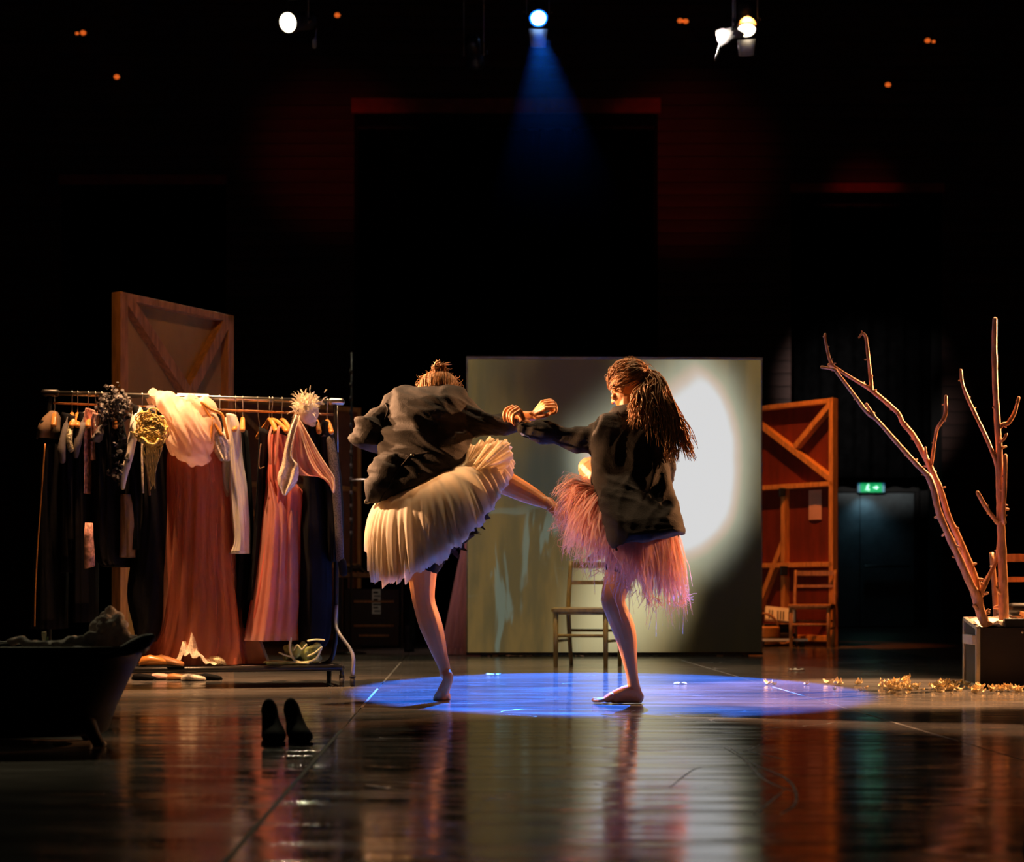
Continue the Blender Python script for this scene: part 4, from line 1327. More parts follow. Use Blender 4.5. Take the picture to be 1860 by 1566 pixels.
for i in range(120):
    px = rr.gauss(205, 22)
    top = 1108 + 0.035 * (px - 200) ** 2 + 24 * (px > 225)
    py = rr.uniform(min(top, 1165), 1175)
    r = rr.uniform(0.012, 0.026)
    fo.ell(W(px, py, 5.62 + rr.uniform(-0.1, 0.1)), (r, r, r), None, 8, 6)
me = remesh(fo, 0.007, 3)
displace(me, lambda p: 0.008 * noise.noise(p * 40) + 0.005 * noise.noise(p * 90))
tag(link('foam_heap', me, 'foam'), 'grey fluffy heap of bath foam rising above the tub rim', 'foam')
fo = MB()
for i in range(60):
    px = rr.uniform(20, 160)
    py = 1172 - 9 * max(0, math.sin(px * 0.055) + 0.3 * math.sin(px * 0.21))
    r = rr.uniform(0.010, 0.018)
    fo.ell(W(px, py, 5.62 + rr.uniform(-0.1, 0.1)), (r * 1.6, r * 1.6, r), None, 8, 6)
me = remesh(fo, 0.007, 3)
displace(me, lambda p: 0.005 * noise.noise(p * 45))
tag(link('foam_layer', me, 'foam'), 'low rolling layer of bath foam along the tub rim', 'foam')
bo = thing('small_bottle', W(80, 1165, 5.6), 'tiny pale bottle standing upright in the bathtub foam', 'bottle')
q = W(80, 1172, 5.6)
obj('body', MB().lathe([(0.003, 0), (0.004, 0.012), (0.0075, 0.032), (0.0085, 0.042), (0.006, 0.047)], q, 14), 'bottle', bo)
obj('stalk', MB().tube([q + V((0.012, 0, 0)), q + V((0.013, 0, 0.03))], 0.0018, 6), 'green_cloth', bo)


# ------------------------------------------------------------------ the pair of shoes, heels away from us
def shoe(px, py, yaw, label, mirror):
    t = thing('high_heel', (0, 0, 0), label, 'shoe', 'pair of black high heels')
    s_ = mirror

    def ring(y, w_, z0_, z1_, sq=1.0, xo=0.0):
        r = []
        for j in range(20):
            th = 2 * PI * j / 20
            r.append(V((xo * s_ + w_ * math.cos(th), y, (z0_ + z1_) / 2 + (z1_ - z0_) / 2 * math.sin(th))))
        return r
    # local: toe towards -Y, heel up at +Y
    body = [ring(-0.115, 0.010, 0.004, 0.018), ring(-0.105, 0.024, 0.003, 0.034), ring(-0.08, 0.036, 0.003, 0.046), ring(-0.045, 0.041, 0.004, 0.055, xo=0.002), ring(-0.01, 0.038, 0.012, 0.066, xo=0.003), ring(0.03, 0.031, 0.035, 0.088), ring(0.065, 0.028, 0.058, 0.112), ring(0.09, 0.028, 0.070, 0.135), ring(0.105, 0.024, 0.074, 0.142), ring(0.115, 0.010, 0.082, 0.132)]
    obj('upper', MB().loft(body), 'shoe_black', t)
    obj('heel', MB().loft([ring(0.0, 0, 0, 0)] if False else [[V((0.010 * math.cos(2 * PI * j / 12), 0.088 + 0.009 * math.sin(2 * PI * j / 12), 0.0)) for j in range(12)], [V((0.009 * math.cos(2 * PI * j / 12), 0.090 + 0.009 * math.sin(2 * PI * j / 12), 0.03)) for j in range(12)], [V((0.022 * math.cos(2 * PI * j / 12), 0.088 + 0.022 * math.sin(2 * PI * j / 12), 0.078)) for j in range(12)]]), 'shoe_black', t)
    obj('sole', MB().loft([[V((x * 1.02, y, z)) for x, y, z in ((-0.034, -0.09, 0.001), (0.034, -0.09, 0.001), (0.034, -0.09, 0.005), (-0.034, -0.09, 0.005))], [V((x, y, z)) for x, y, z in ((-0.040, -0.045, 0.0), (0.040, -0.045, 0.0), (0.040, -0.045, 0.006), (-0.040, -0.045, 0.006))], [V((x, y, z)) for x, y, z in ((-0.03, 0.0, 0.010), (0.03, 0.0, 0.010), (0.03, 0.0, 0.016), (-0.03, 0.0, 0.016))]]), 'rubber', t, False)
    p = FL(px, py)
    t.location = (p.x, p.y, 0)
    t.rotation_euler = (0, 0, yaw)
    t.scale = (1.06, 1.06, 1.06)


shoe(494, 1350, math.radians(14), 'left black high heel of the pair on the open floor', 1)
shoe(540, 1348, math.radians(20), 'right black high heel of the pair on the open floor', -1)

# ------------------------------------------------------------------ the clothes rail
RL = V((-2.59, 8.94, 1.655))
RR = V((-1.035, 9.35, 1.655))


def rail(px):
    k = (px - CX) / F
    t = (k * RL.y - RL.x) / ((RR.x - RL.x) - k * (RR.y - RL.y))
    return RL.lerp(RR, t)


rdir = (RR - RL).normalized()
rper = V((-rdir.y, rdir.x, 0))      # away from us
rk = thing('clothes_rack', ((RL.x + RR.x) / 2, (RL.y + RR.y) / 2, 0), 'long wheeled clothes rack crowded with costumes', 'clothes rack')
obj('rail', MB().tube([RL - rdir * 0.02, RR + rdir * 0.01], 0.0145, 14), 'steel', rk)
obj('lower_rail', MB().tube([RL + V((0, 0, -0.055)) + rdir * 0.02, RR + V((0, 0, -0.075))], 0.007, 8), 'tan_leather', rk)
for q, e in ((0, RL), (1, RR)):
    obj('end_joint', MB().tube([e - rdir * 0.025, e + rdir * 0.035], 0.022, 14, True), 'black_metal' if q == 0 else 'steel', rk)
obj('upright', MB().tube(cr([(RL.x, RL.y, RL.z), (RL.x - 0.004, RL.y, 1.4), (RL.x - 0.004, RL.y, 0.5), (RL.x, RL.y, 0.115)], 3), 0.0135, 12), 'black_metal', rk)
up = cr([(RR.x, RR.y, RR.z), (RR.x + 0.004, RR.y, 1.4), (RR.x + 0.004, RR.y, 0.4), (RR.x - 0.005, RR.y, 0.22), (RR.x - 0.03, RR.y, 0.14), (RR.x - 0.09, RR.y, 0.112)], 4)
obj('upright', MB().tube(up, 0.0135, 12), 'black_metal', rk)
obj('upright_sleeve', MB().tube([(RR.x + 0.012, RR.y - 0.004, RR.z), (RR.x + 0.014, RR.y - 0.006, 1.36)], 0.005, 8), 'steel', rk)
BZ = 0.108
for q in (-1, 1):
    a, b = RL + rper * q * 0.25, RR + rper * q * 0.25
    obj('base_bar', MB().tube([(a.x, a.y, BZ), (b.x, b.y, BZ)], 0.017, 12), 'black_metal', rk)
for e in (RL, RR):
    a, b = e - rper * 0.25, e + rper * 0.25
    obj('base_end', MB().tube([(a.x, a.y, BZ), (b.x, b.y, BZ)], 0.016, 12), 'black_metal', rk)
    for c_ in (a, b):
        st_ = obj('caster', MB().tube([(c_.x, c_.y, BZ), (c_.x, c_.y, 0.055)], 0.011, 10).box((c_.x, c_.y, 0.052), (0.028, 0.02, 0.03)), 'black_metal', rk)
        obj('wheel', MB().tube([(c_.x - 0.011, c_.y, 0.027), (c_.x + 0.011, c_.y, 0.027)], 0.0265, 16), 'rubber', st_)
# slanting strut at the right end
sx = RR - rper * 0.22
obj('strut', MB().tube(cr([(RR.x + 0.006, RR.y, 0.47), (RR.x + 0.016, RR.y - 0.08, 0.33), (sx.x + 0.065, sx.y, 0.19), (sx.x + 0.066, sx.y, 0.055)], 4), 0.0105, 10), 'lamp_grey', rk)
obj('caster', MB().tube([(sx.x + 0.066, sx.y, 0.06), (sx.x + 0.066, sx.y, 0.05)], 0.018, 12).tube([(sx.x + 0.055, sx.y, 0.025), (sx.x + 0.078, sx.y, 0.025)], 0.025, 16), 'rubber', rk)
shelf = MB()
a, b = RL + rdir * 0.03, RR - rdir * 0.03
c_ = (a + b) / 2
shelf.box((c_.x, c_.y, BZ + 0.008), ((b - a).length, 0.48, 0.012), Matrix.Rotation(math.atan2(rdir.y, rdir.x), 3, 'Z'))
obj('shelf_board', shelf, 'grey_cloth', rk, False)


def hanger(px, label, m='wood_hanger', yaw=0.0, half=0.205, drop=0.0, swing=0.0, wire=False):
    """wooden hanger hooked over the rail, its arms across the rail"""
    p = rail(px)
    t = thing('coat_hanger', p, label, 'coat hanger', 'coat hangers on the rack')
    ang = math.atan2(rper.y, rper.x) + yaw
    dv = V((math.cos(ang), math.sin(ang), 0))
    z0_ = -0.115 - drop
    hk = [(0, 0.012, 0.004), (0, 0.0, 0.0175), (0, -0.013, 0.010), (0, -0.0165, -0.002), (0, -0.008, -0.03), (0, 0, -0.06), (0, 0, z0_ + 0.012)]
    obj('hook', MB().tube(cr([p + dv * a_[1] + V((0, 0, a_[2])) for a_ in hk], 4), 0.0026, 6), 'steel', t)
    pts = []
    for i in range(-6, 7):
        u = i / 6
        q = p + dv * half * u + V((0, 0, z0_ - 0.085 * abs(u) ** 1.5 - 0.0))
        q += rdir * swing * abs(u)
        pts.append((*q, 0.0125 + 0.003 * abs(u)))
    pts = cr(pts, 2)
    if wire:
        obj('shoulder_wire', MB().tube([a_[:3] for a_ in pts], 0.003, 6), 'steel', t)
    else:
        obj('shoulder_bar', MB().tube([a_[:3] for a_ in pts], [a_[3] for a_ in pts], 10, True, 0.9), m, t)
    return t


def drape(name, part, pts, D, m, label, cat, group=None, depth=0.19, folds=9, amp=0.10, n=64, seed=0, cap=True, taper=None, extra=None):
    """a garment hanging on the rail; pts = (left px, right px, y px) down its length"""
    t = thing(name, W((pts[0][0] + pts[0][1]) / 2, pts[0][2], D), label, cat, group)
    q = cr([(*p, (taper[i] if taper else 1.0)) for i, p in enumerate(pts)], 5)
    rings = []
    H_ = len(q)
    for i, p in enumerate(q):
        u = i / (H_ - 1)
        am = amp * min(1, u * 2.2)

        def md(th, am=am, u=u):
            ph_ = 0.55 * noise.noise(V((u * 1.6, seed * 3.1, math.cos(th) * 0.8)))
            f_ = noise.noise(V((math.cos(th + ph_) * folds * 0.42, math.sin(th + ph_) * folds * 0.42, u * 0.9 + seed * 5.3)))
            g_ = noise.noise(V((math.cos(th + ph_) * folds * 1.1, math.sin(th + ph_) * folds * 1.1, u * 1.3 + seed * 2.7)))
            return 1 + am * (1.25 * f_ + 0.6 * g_)
        rings.append(oring(p[0], p[2], p[1], p[2], D, depth * p[3], n, md))
    obj(part, MB().loft(rings, cap), m, t)
    return t


def sleeve(parent, pts, D, m, part='sleeve', flat=0.8):
    """pts = (px, py, radius px, depth offset)"""
    q = cr([(*W(p[0], p[1], D + p[3]), p[2] * D / F) for p in pts], 4)
    rad = [max(0.004, p[3]) * (1 + 0.13 * noise.noise(V(p[:3]) * 24)) for p in q]
    return obj(part, MB().tube([p[:3] for p in q], rad, 14, True, flat), m, parent)


GC = 'costumes on the clothes rack'
dd = lambda px: rail(px).y

hanger(99, 'orange wooden hanger at the far left end of the rack')
t = drape('long_coat', 'body', [(86, 100, 770), (76, 112, 800), (76, 116, 860), (72, 118, 950), (68, 118, 1050), (64, 118, 1142)], dd(99), 'black_cloth', 'long black coat with brown shoulders and an orange piped edge, leftmost on the rack', 'coat', GC, seed=1)
obj('shoulder_yoke', MB().loft([oring(92, 748, 104, 748, dd(99), 0.05, 30), oring(84, 762, 108, 762, dd(99), 0.14, 30), oring(78, 778, 112, 778, dd(99), 0.20, 30), oring(74, 801, 114, 801, dd(99), 0.215, 30)]), 'brown_cloth', t)
obj('piping', MB().tube(cr([W(82, 806, dd(99) - 0.205), W(78, 860, dd(99) - 0.21), W(73, 930, dd(99) - 0.2), W(68, 1000, dd(99) - 0.2), W(64, 1080, dd(99) - 0.2), W(63, 1138, dd(99) - 0.2)], 4), 0.0042, 8), 'wood_hanger', t)
hanger(131, 'orange wooden hanger of the grey jacket, second from the left on the rack')
t = drape('jacket', 'body', [(124, 138, 756), (118, 146, 785), (118, 148, 900), (118, 150, 1040)], dd(131), 'black_cloth', 'dark jacket with a slim grey sleeve near the left of the rack', 'jacket', GC, seed=2)
sleeve(t, [(123, 762, 5, -0.16), (117, 785, 6, -0.2), (112, 815, 7, -0.22), (113, 836, 6.5, -0.22)], dd(131), 'grey_cloth')
hanger(141, 'orange wooden hanger above the glittering sleeve on the rack')
t = drape('sequin_top', 'body', [(136, 148, 760), (132, 152, 785), (130, 154, 900), (130, 154, 1000)], dd(141), 'black_cloth', 'black top with a glittering gold sequin sleeve on the rack', 'top', GC, seed=3)
sleeve(t, [(132, 766, 5.5, -0.17), (127, 785, 6, -0.21), (126, 802, 6, -0.22), (129, 817, 5, -0.22)], dd(141), 'sequin')
hanger(160, 'orange wooden hanger above the plum grey jacket on the rack')
t = drape('jacket', 'body', [(154, 168, 755), (147, 172, 775), (144, 172, 830), (142, 172, 950), (140, 172, 1130)], dd(160), 'black_cloth', 'plum grey shouldered black jacket left of the pink printed blouses on the rack', 'jacket', GC, seed=4)
sleeve(t, [(152, 762, 7, -0.15), (147, 778, 8, -0.19), (141, 805, 7, -0.21), (138, 828, 5, -0.21)], dd(160), 'grey_cloth')
obj('collar', MB().tube(cr([W(147, 762, dd(160) - 0.12), W(152, 752, dd(160) - 0.06), W(160, 752, dd(160)), W(166, 760, dd(160) - 0.08)], 4), 0.012, 8, True), 'grey_cloth', t)
hanger(173, 'thin wire hanger above the pink printed blouse on the rack', wire=True)
drape('blouse', 'body', [(167, 178, 748), (162, 178, 765), (161, 176, 820), (164, 174, 860), (166, 172, 900)], dd(173), 'pink_print', 'pink printed blouse with a pointed tail, left one of two on the rack', 'blouse', GC, seed=5, amp=0.14)
hanger(185, 'thin wire hanger above the second printed blouse on the rack', wire=True)
drape('blouse', 'body', [(180, 190, 756), (174, 190, 775), (174, 188, 800), (176, 190, 840)], dd(185), 'pink_print', 'short pink printed blouse, right one of two on the rack', 'blouse', GC, seed=6, amp=0.14)
hanger(208, 'wooden hanger hidden under the black ruffled boa on the rack')
t = drape('long_coat', 'body', [(196, 216, 752), (180, 226, 790), (172, 230, 812), (172, 230, 900), (175, 236, 1005), (190, 238, 1030)], dd(208), 'black_cloth', 'black coat with one grey sloping shoulder below the ruffled boa', 'coat', GC, seed=7)
obj('shoulder_yoke', MB().loft([oring(196, 752, 210, 752, dd(208), 0.06, 30), oring(186, 778, 214, 772, dd(208), 0.17, 30), oring(172, 802, 216, 790, dd(208), 0.222, 30), oring(170, 806, 205, 812, dd(208), 0.225, 30)]), 'grey_cloth', t)
obj('hanging_cuff', MB().loft([oring(155, 950, 168, 950, dd(160) - 0.24, 0.035, 20), oring(153, 975, 169, 975, dd(160) - 0.24, 0.035, 20), oring(153, 1010, 172, 1008, dd(160) - 0.24, 0.035, 20), oring(154, 1033, 172, 1028, dd(160) - 0.24, 0.035, 20)]), 'pink_print', t)
boa = thing('ruffle_boa', rail(208), 'black ruffled boa slung over the rail above the grey shouldered coat', 'boa', GC)
rr = random.Random(11)
mb = MB()
for i in range(420):
    u = rr.random()
    if u < 0.55:
        px, py = rr.gauss(212, 11), rr.gauss(733, 12)
    elif u < 0.75:
        px, py = rr.gauss(188, 7), rr.gauss(746, 10)
    else:
        px, py = rr.gauss(214, 7), rr.uniform(740, 880)
    c0 = W(px, py, dd(208) - rr.uniform(0.0, 0.26) * (1 if py > 722 else 0.3))
    r = rr.uniform(0.010, 0.024)
    a_ = rr.uniform(0, 2 * PI)
    e1 = V((math.cos(a_), rr.uniform(-0.6, 0.6), math.sin(a_))).normalized()
    e2 = e1.cross(V((rr.uniform(-1, 1), 1, rr.uniform(-1, 1)))).normalized()
    g = []
    for k in range(5):
        th = k / 4 * PI * 1.4
        g.append([c0 + e1 * r * math.cos(th) + e2 * r * math.sin(th), c0 + (e1 * r * math.cos(th) + e2 * r * math.sin(th)) * 0.35 + e1.cross(e2) * r * 0.6])
    mb.sheet(g)
tag(obj('ruffles', mb, 'dark_feather', boa), kind='stuff')
hanger(258, 'orange wooden hanger in the collar of the white satin shirt on the rack', yaw=0.1)
t = drape('satin_shirt', 'body', [(250, 262, 742), (246, 272, 768), (236, 274, 830), (232, 280, 900), (230, 280, 1000)], dd(258), 'black_cloth', 'black shirt with a long white satin sleeve in the left half of the rack', 'shirt', GC, seed=8)
sleeve(t, [(250, 744, 8, -0.10), (247, 757, 8.5, -0.17), (242, 790, 8, -0.21), (234, 830, 7.5, -0.22), (226, 862, 6, -0.23), (223, 886, 4, -0.23)], dd(258), 'white_satin')
drape('grey_skirt', 'skirt', [(222, 246, 900), (221, 253, 930), (221, 254, 970), (219, 252, 1013)], dd(250) - 0.1, 'brown_cloth', 'short grey brown skirt with folds hanging low in the left half of the rack', 'skirt', GC, depth=0.12, folds=7, amp=0.16, seed=9)
hanger(275, 'orange wooden hanger right of the white satin sleeve on the rack', yaw=0.1)
t = drape('dark_jacket', 'body', [(266, 284, 748), (256, 300, 790), (256, 308, 900), (246, 310, 1000), (236, 312, 1080), (248, 304, 1140), (252, 290, 1165)], dd(275), 'black_cloth', 'long black jacket with a gold trimmed edge under the yellow rope', 'jacket', GC, seed=10)
obj('gold_trim', MB().tube(cr([W(259, 786, dd(275) - 0.2), W(258, 830, dd(275) - 0.205), W(259, 870, dd(275) - 0.205), W(260, 896, dd(275) - 0.205)], 4), 0.0065, 8), 'lace', t)
obj('gold_trim', MB().tube(cr([W(268, 800, dd(275) - 0.2), W(267, 840, dd(275) - 0.205), W(270, 880, dd(275) - 0.205), W(272, 900, dd(275) - 0.205)], 4), 0.006, 8), 'brown_cloth', t)
obj('collar', MB().loft([oring(266, 738, 290, 738, dd(278), 0.05, 24), oring(266, 756, 292, 758, dd(278), 0.06, 24), oring(270, 770, 290, 772, dd(278), 0.05, 24)]), 'grey_cloth', t)

# yellow rope hank
rope = thing('rope_hank', W(278, 770, dd(278) - 0.26), 'tangled hank of yellow rope hanging among the costumes', 'rope', GC)
mb = MB()
rr = random.Random(21)
for i in range(95):
    px0, py0 = rr.gauss(278, 8), rr.gauss(781, 11)
    pts = []
    a_ = rr.uniform(0, 6.28)
    r_ = rr.uniform(8, 20)
    for k in range(9):
        th = a_ + k / 8 * rr.uniform(2.5, 5.5)
        pts.append(W(px0 + r_ * math.cos(th), py0 + r_ * 0.9 * math.sin(th), dd(278) - 0.25 - 0.035 * rr.random()))
    mb.tube(cr(pts, 3), rr.uniform(0.0026, 0.0042), 6, True)
for i in range(30):
    px0 = rr.gauss(276, 8)
    dx_ = rr.uniform(-9, 10)
    ln = rr.uniform(50, 100)
    pts = [W(px0, 790, dd(278) - 0.26), W(px0 + dx_, 790 + ln * 0.4, dd(278) - 0.26), W(276 + dx_ * 0.5, 790 + ln * 0.85, dd(278) - 0.255), W(276 + dx_ * 0.3 + rr.uniform(-5, 5), 790 + ln, dd(278) - 0.25)]
    mb.tube(cr(pts, 4), 0.003, 6, True)
mb.tube(cr([W(252, 800, dd(278) - 0.27), W(256, 795, dd(278) - 0.28), W(264, 800, dd(278) - 0.29), W(270, 806, dd(278) - 0.3), (W(282, 807, dd(278) - 0.3)), W(288, 798, dd(278) - 0.29)], 4), 0.0075, 8, True)
tag(obj('coils', mb, 'gold_rope', rope), kind='stuff')
hanger(297, 'wooden hanger behind the yellow rope hank on the rack')
t = drape('dark_jacket', 'body', [(292, 304, 752), (288, 312, 790), (290, 316, 900), (290, 316, 1050), (286, 316, 1150)], dd(297) + 0.1, 'black_cloth', 'plain black garment between the yellow rope and the peach dress', 'jacket', GC, seed=12)

# the big peach gown and the white tulle over it
hanger(352, 'wooden hanger sticking out of the white tulle on the peach gown', yaw=0.5, half=0.17)
DG = dd(350)
t = drape('peach_gown', 'skirt', [(318, 392, 775), (306, 408, 830), (303, 418, 880), (302, 419, 960), (298, 424, 1040), (288, 432, 1110), (272, 439, 1170), (256, 443, 1206)], DG, 'peach_tulle', 'long flowing peach tulle gown reaching the floor in the middle of the rack', 'gown', GC, depth=0.20, folds=12, amp=0.15, n=170, seed=13, cap=False, taper=[0.75, 1, 1, 1, 1, 0.95, 0.9, 0.9])
rings = []
for (lx, rx, py, dp) in ((312, 402, 800, 0.2), (300, 424, 900, 0.22), (292, 428, 1020, 0.225), (270, 436, 1120, 0.215), (238, 445, 1205, 0.21)):
    rings.append(oring(lx, py, rx, py, DG, dp, 150, lambda th: 1 + 0.05 * math.sin(19 * th + 2) + 0.04 * math.sin(9 * th)))
M['sheer_peach'] = mat('sheer_peach', (0.65, 0.26, 0.16), 0.85, var=0.15, trans=0.45, clear=0.62)
obj('overskirt', MB().loft(rings, cap=False), 'sheer_peach', t)
wt = thing('white_tulle', rail(330), 'cloud of white tulle gathered over the top of the peach gown', 'tulle', GC)
mb = MB()
rr = random.Random(5)
sweep = [(282, 722, 12, -0.02), (300, 728, 16, -0.08), (318, 742, 21, -0.15), (333, 760, 29, -0.19), (344, 781, 37, -0.2), (350, 806, 39, -0.18)]
q_ = cr([(*W(x, y, DG + o), r * DG / F) for x, y, r, o in sweep], 5)
mb.tube([a_[:3] for a_ in q_], [a_[3] for a_ in q_], 26, True, 0.75)
for x, y, r, o in ((316, 785, 18, -0.18), (312, 768, 16, -0.17), (378, 778, 18, -0.15), (322, 800, 18, -0.18), (345, 742, 18, -0.10), (368, 752, 20, -0.12)):
    mb.ell(W(x, y, DG + o), (r * DG / F, r * DG / F * 0.8, r * 1.25 * DG / F), None, 18, 12)
me = remesh(mb, 0.010, 14)
displace(me, lambda p: 0.020 * (1 - 2.2 * abs(noise.noise(V((p.x * 15 + p.z * 9, p.y * 5, p.z * 3.2))))) + 0.009 * (1 - 2.2 * abs(noise.noise(V((p.x * 38 + p.z * 20, p.y * 9, p.z * 7 + 3))))))
link('gathers', me, 'pale_tulle', wt)
for x0, x1, zz, nm in ((271, 304, 738, 'folded_end'),):
    g = []
    for i in range(10):
        u = i / 9
        off = -0.05 + 0.10 * u
        z = RL.z + 0.018 - 0.75 * (off ** 2) / 0.05 * 0.6
        g.append([rail(x0 + (x1 - x0) * j / 12) + rper * off + V((0, 0, z - RL.z + 0.004 * noise.noise(V((i, j * 0.6, 0))))) for j in range(13)])
    so = obj(nm, MB().sheet(g), 'pale_tulle', wt)
wf = thing('folded_shawl', rail(352), 'flat pale shawl folded over the rail right of the white tulle', 'shawl', GC)
g = []
for i in range(15):
    s_ = (i - 5) / 9 * 0.30
    if s_ < 0:
        off, z = 0.018, s_ * 0.5
    else:
        off, z = -0.018, -s_
    if i == 5:
        off, z = 0.0, 0.018
    g.append([rail(322 + 57 * j / 14) + rper * (off + 0.006 * noise.noise(V((i * 0.4, j * 0.7, 3)))) + V((0, 0, z * (1 if s_ <= 0 else 0.30 + 0.25 * math.sin(PI * j / 14)))) for j in range(15)])
so = obj('cloth', MB().sheet(g), 'white_cloth', wf)
so.modifiers.new('s', 'SOLIDIFY').thickness = 0.004

# tilted hangers with a pink lace bodice
hb = thing('coat_hanger', rail(372), 'wide orange hanger tipped steeply beside the white tulle', 'coat hanger', 'coat hangers on the rack')
for pts in (((366, 731), (384, 744), (402, 752), (408, 770), (414, 796)), ((366, 731), (378, 752), (394, 777), (402, 790))):
    obj('shoulder_bar', MB().tube(cr([(*W(x, y, dd(385) - 0.22),) for x, y in pts], 4), 0.0085, 8, True), 'wood_hanger', hb)
obj('hook', MB().tube(cr([rail(399) + V((0, 0, 0.018)), rail(400) + V((0, -0.01, -0.01)), W(399, 742, dd(390) - 0.1), W(396, 748, dd(390) - 0.2)], 4), 0.0026, 6), 'steel', hb)
obj('trouser_bar', MB().tube([W(386, 760, dd(385) - 0.22), W(382, 805, dd(385) - 0.24)], 0.008, 8, True), 'wood_hanger', hb)
dk = drape('dark_vest', 'body', [(378, 398, 745), (382, 406, 765), (388, 410, 785), (392, 412, 800)], dd(392) - 0.1, 'black_cloth', 'small dark vest inside the tipped hanger right of the white tulle', 'vest', GC, depth=0.05, seed=3)
bd = drape('lace_bodice', 'body', [(386, 410, 786), (384, 418, 800), (392, 420, 822), (402, 418, 838)], dd(400) - 0.16, 'lace', 'crumpled pink lace bodice below the tipped hanger', 'bodice', GC, depth=0.07, folds=6, amp=0.22, seed=14)
hanger(428, 'orange wooden hanger of the long white satin blouse on the rack', yaw=-0.12)
t = drape('satin_blouse', 'body', [(412, 428, 754), (414, 436, 778), (417, 440, 830), (416, 448, 880), (420, 453, 940), (424, 454, 980), (416, 454, 1006)], dd(432) - 0.12, 'white_satin', 'long white satin blouse with a flared cuff in the middle right of the rack', 'blouse', GC, depth=0.09, folds=6, amp=0.13, n=90, seed=15)
sleeve(t, [(416, 764, 9, -0.10), (414, 800, 9, -0.12), (411, 850, 8, -0.10), (410, 880, 6, -0.10), (413, 900, 3, -0.10)], dd(428) - 0.05, 'white_satin')
hanger(441, 'orange hanger end just right of the white satin blouse', yaw=-0.1)
drape('black_dress', 'body', [(434, 446, 780), (436, 452, 850), (432, 458, 950), (428, 458, 1050), (426, 446, 1140)], dd(441) + 0.06, 'black_cloth', 'narrow black dress hanging behind the white satin blouse', 'dress', GC, depth=0.16, seed=16)
hanger(489, 'orange wooden hanger left of the rose dress, lower one of the close pair', yaw=0.08)
drape('black_dress', 'body', [(476, 486, 782), (473, 487, 840), (470, 486, 900), (462, 484, 1000), (452, 478, 1090)], dd(482), 'black_cloth', 'slim black dress left of the rose dress on the rack', 'dress', GC, depth=0.19, seed=17)
obj('brown_strap', MB().tube(cr([W(474, 806, dd(482) - 0.20), W(471, 830, dd(482) - 0.2), W(471, 850, dd(482) - 0.2), W(480, 848, dd(482) - 0.21)], 4), 0.003, 6), 'brown_cloth', _p := thing('thin_strap', W(474, 806, dd(482) - 0.2), 'thin brown strap dangling on the slim black dress', 'strap'))
hanger(512, 'orange wooden hanger of the rose dress on the rack', yaw=0.12)
hanger(494, 'wooden hanger with two round ends left of the rose dress', yaw=0.3)
DR = dd(508)
t = drape('rose_dress', 'body', [(494, 520, 792), (490, 526, 830), (486, 532, 870), (484, 550, 900), (478, 548, 960), (468, 550, 1040), (456, 548, 1110), (448, 546, 1152)], DR, 'rose_cloth', 'long rose pink dress in the right half of the rack', 'dress', GC, depth=0.24, folds=10, amp=0.12, n=120, seed=18, cap=False, taper=[0.6, 0.8, 0.9, 0.9, 0.9, 1, 1, 1])
rings = []
for (lx, rx, py, dp) in ((488, 516, 880, 0.20), (482, 546, 930, 0.25), (474, 548, 1010, 0.265), (460, 549, 1100, 0.28), (447, 545, 1162, 0.29)):
    rings.append(oring(lx, py, rx, py, DR, dp, 120, lambda th: 1 + 0.05 * math.sin(15 * th + 1) + 0.05 * math.sin(7 * th)))
obj('overskirt', MB().loft(rings, cap=False), 'rose_tulle', t)
for a_, b_ in (((489, 794), (491, 842)), ((506, 778), (500, 842))):
    obj('strap', MB().tube(cr([W(a_[0] + 5, 775, DR - 0.16), W(a_[0], a_[1], DR - 0.22), W((a_[0] + b_[0]) / 2, 820, DR - 0.24), W(b_[0], b_[1], DR - 0.24)], 4), 0.008, 8, True, 0.5), 'rose_tulle', t)
g = []
for i in range(9):   # hanging sash
    u = i / 8
    g.append([W(519 + 5 * math.sin(u * 3) - 8 * u + 17 * (j / 4 - 0.5) * (1 - 0.3 * u), 905 + 230 * u, DR - 0.27 - 0.02 * math.sin(j * 1.5 + u * 4)) for j in range(5)])
# lace cloth hung over the shoulder of the rose dress
lc = thing('lace_cloth', W(520, 760, DR - 0.26), 'white lace cloth hanging pointed over the rose dress', 'cloth', GC)
mb = MB()
g = []
edge = [(535, 752, 546, 756), (526, 772, 540, 772), (520, 800, 532, 806), (514, 826, 528, 836), (512, 846, 546, 840), (504, 860, 543, 862), (503, 876, 540, 878), (508, 888, 530, 888), (514, 900, 520, 900)]
for i, (x0_, y0_, x1_, y1_) in enumerate(edge):
    g.append([W(x0_ + (x1_ - x0_) * j / 8, y0_ + (y1_ - y0_) * j / 8, DR - 0.27 + 0.025 * math.sin(j * 1.4 + i * 0.5) + 0.012 * noise.noise(V((i, j, 2)))) for j in range(9)])
gg = [[V(p) for p in r] for r in g]
so = obj('lace', mb.sheet(gg), 'lace', lc)
so.modifiers.new('sub', 'SUBSURF').render_levels = 2
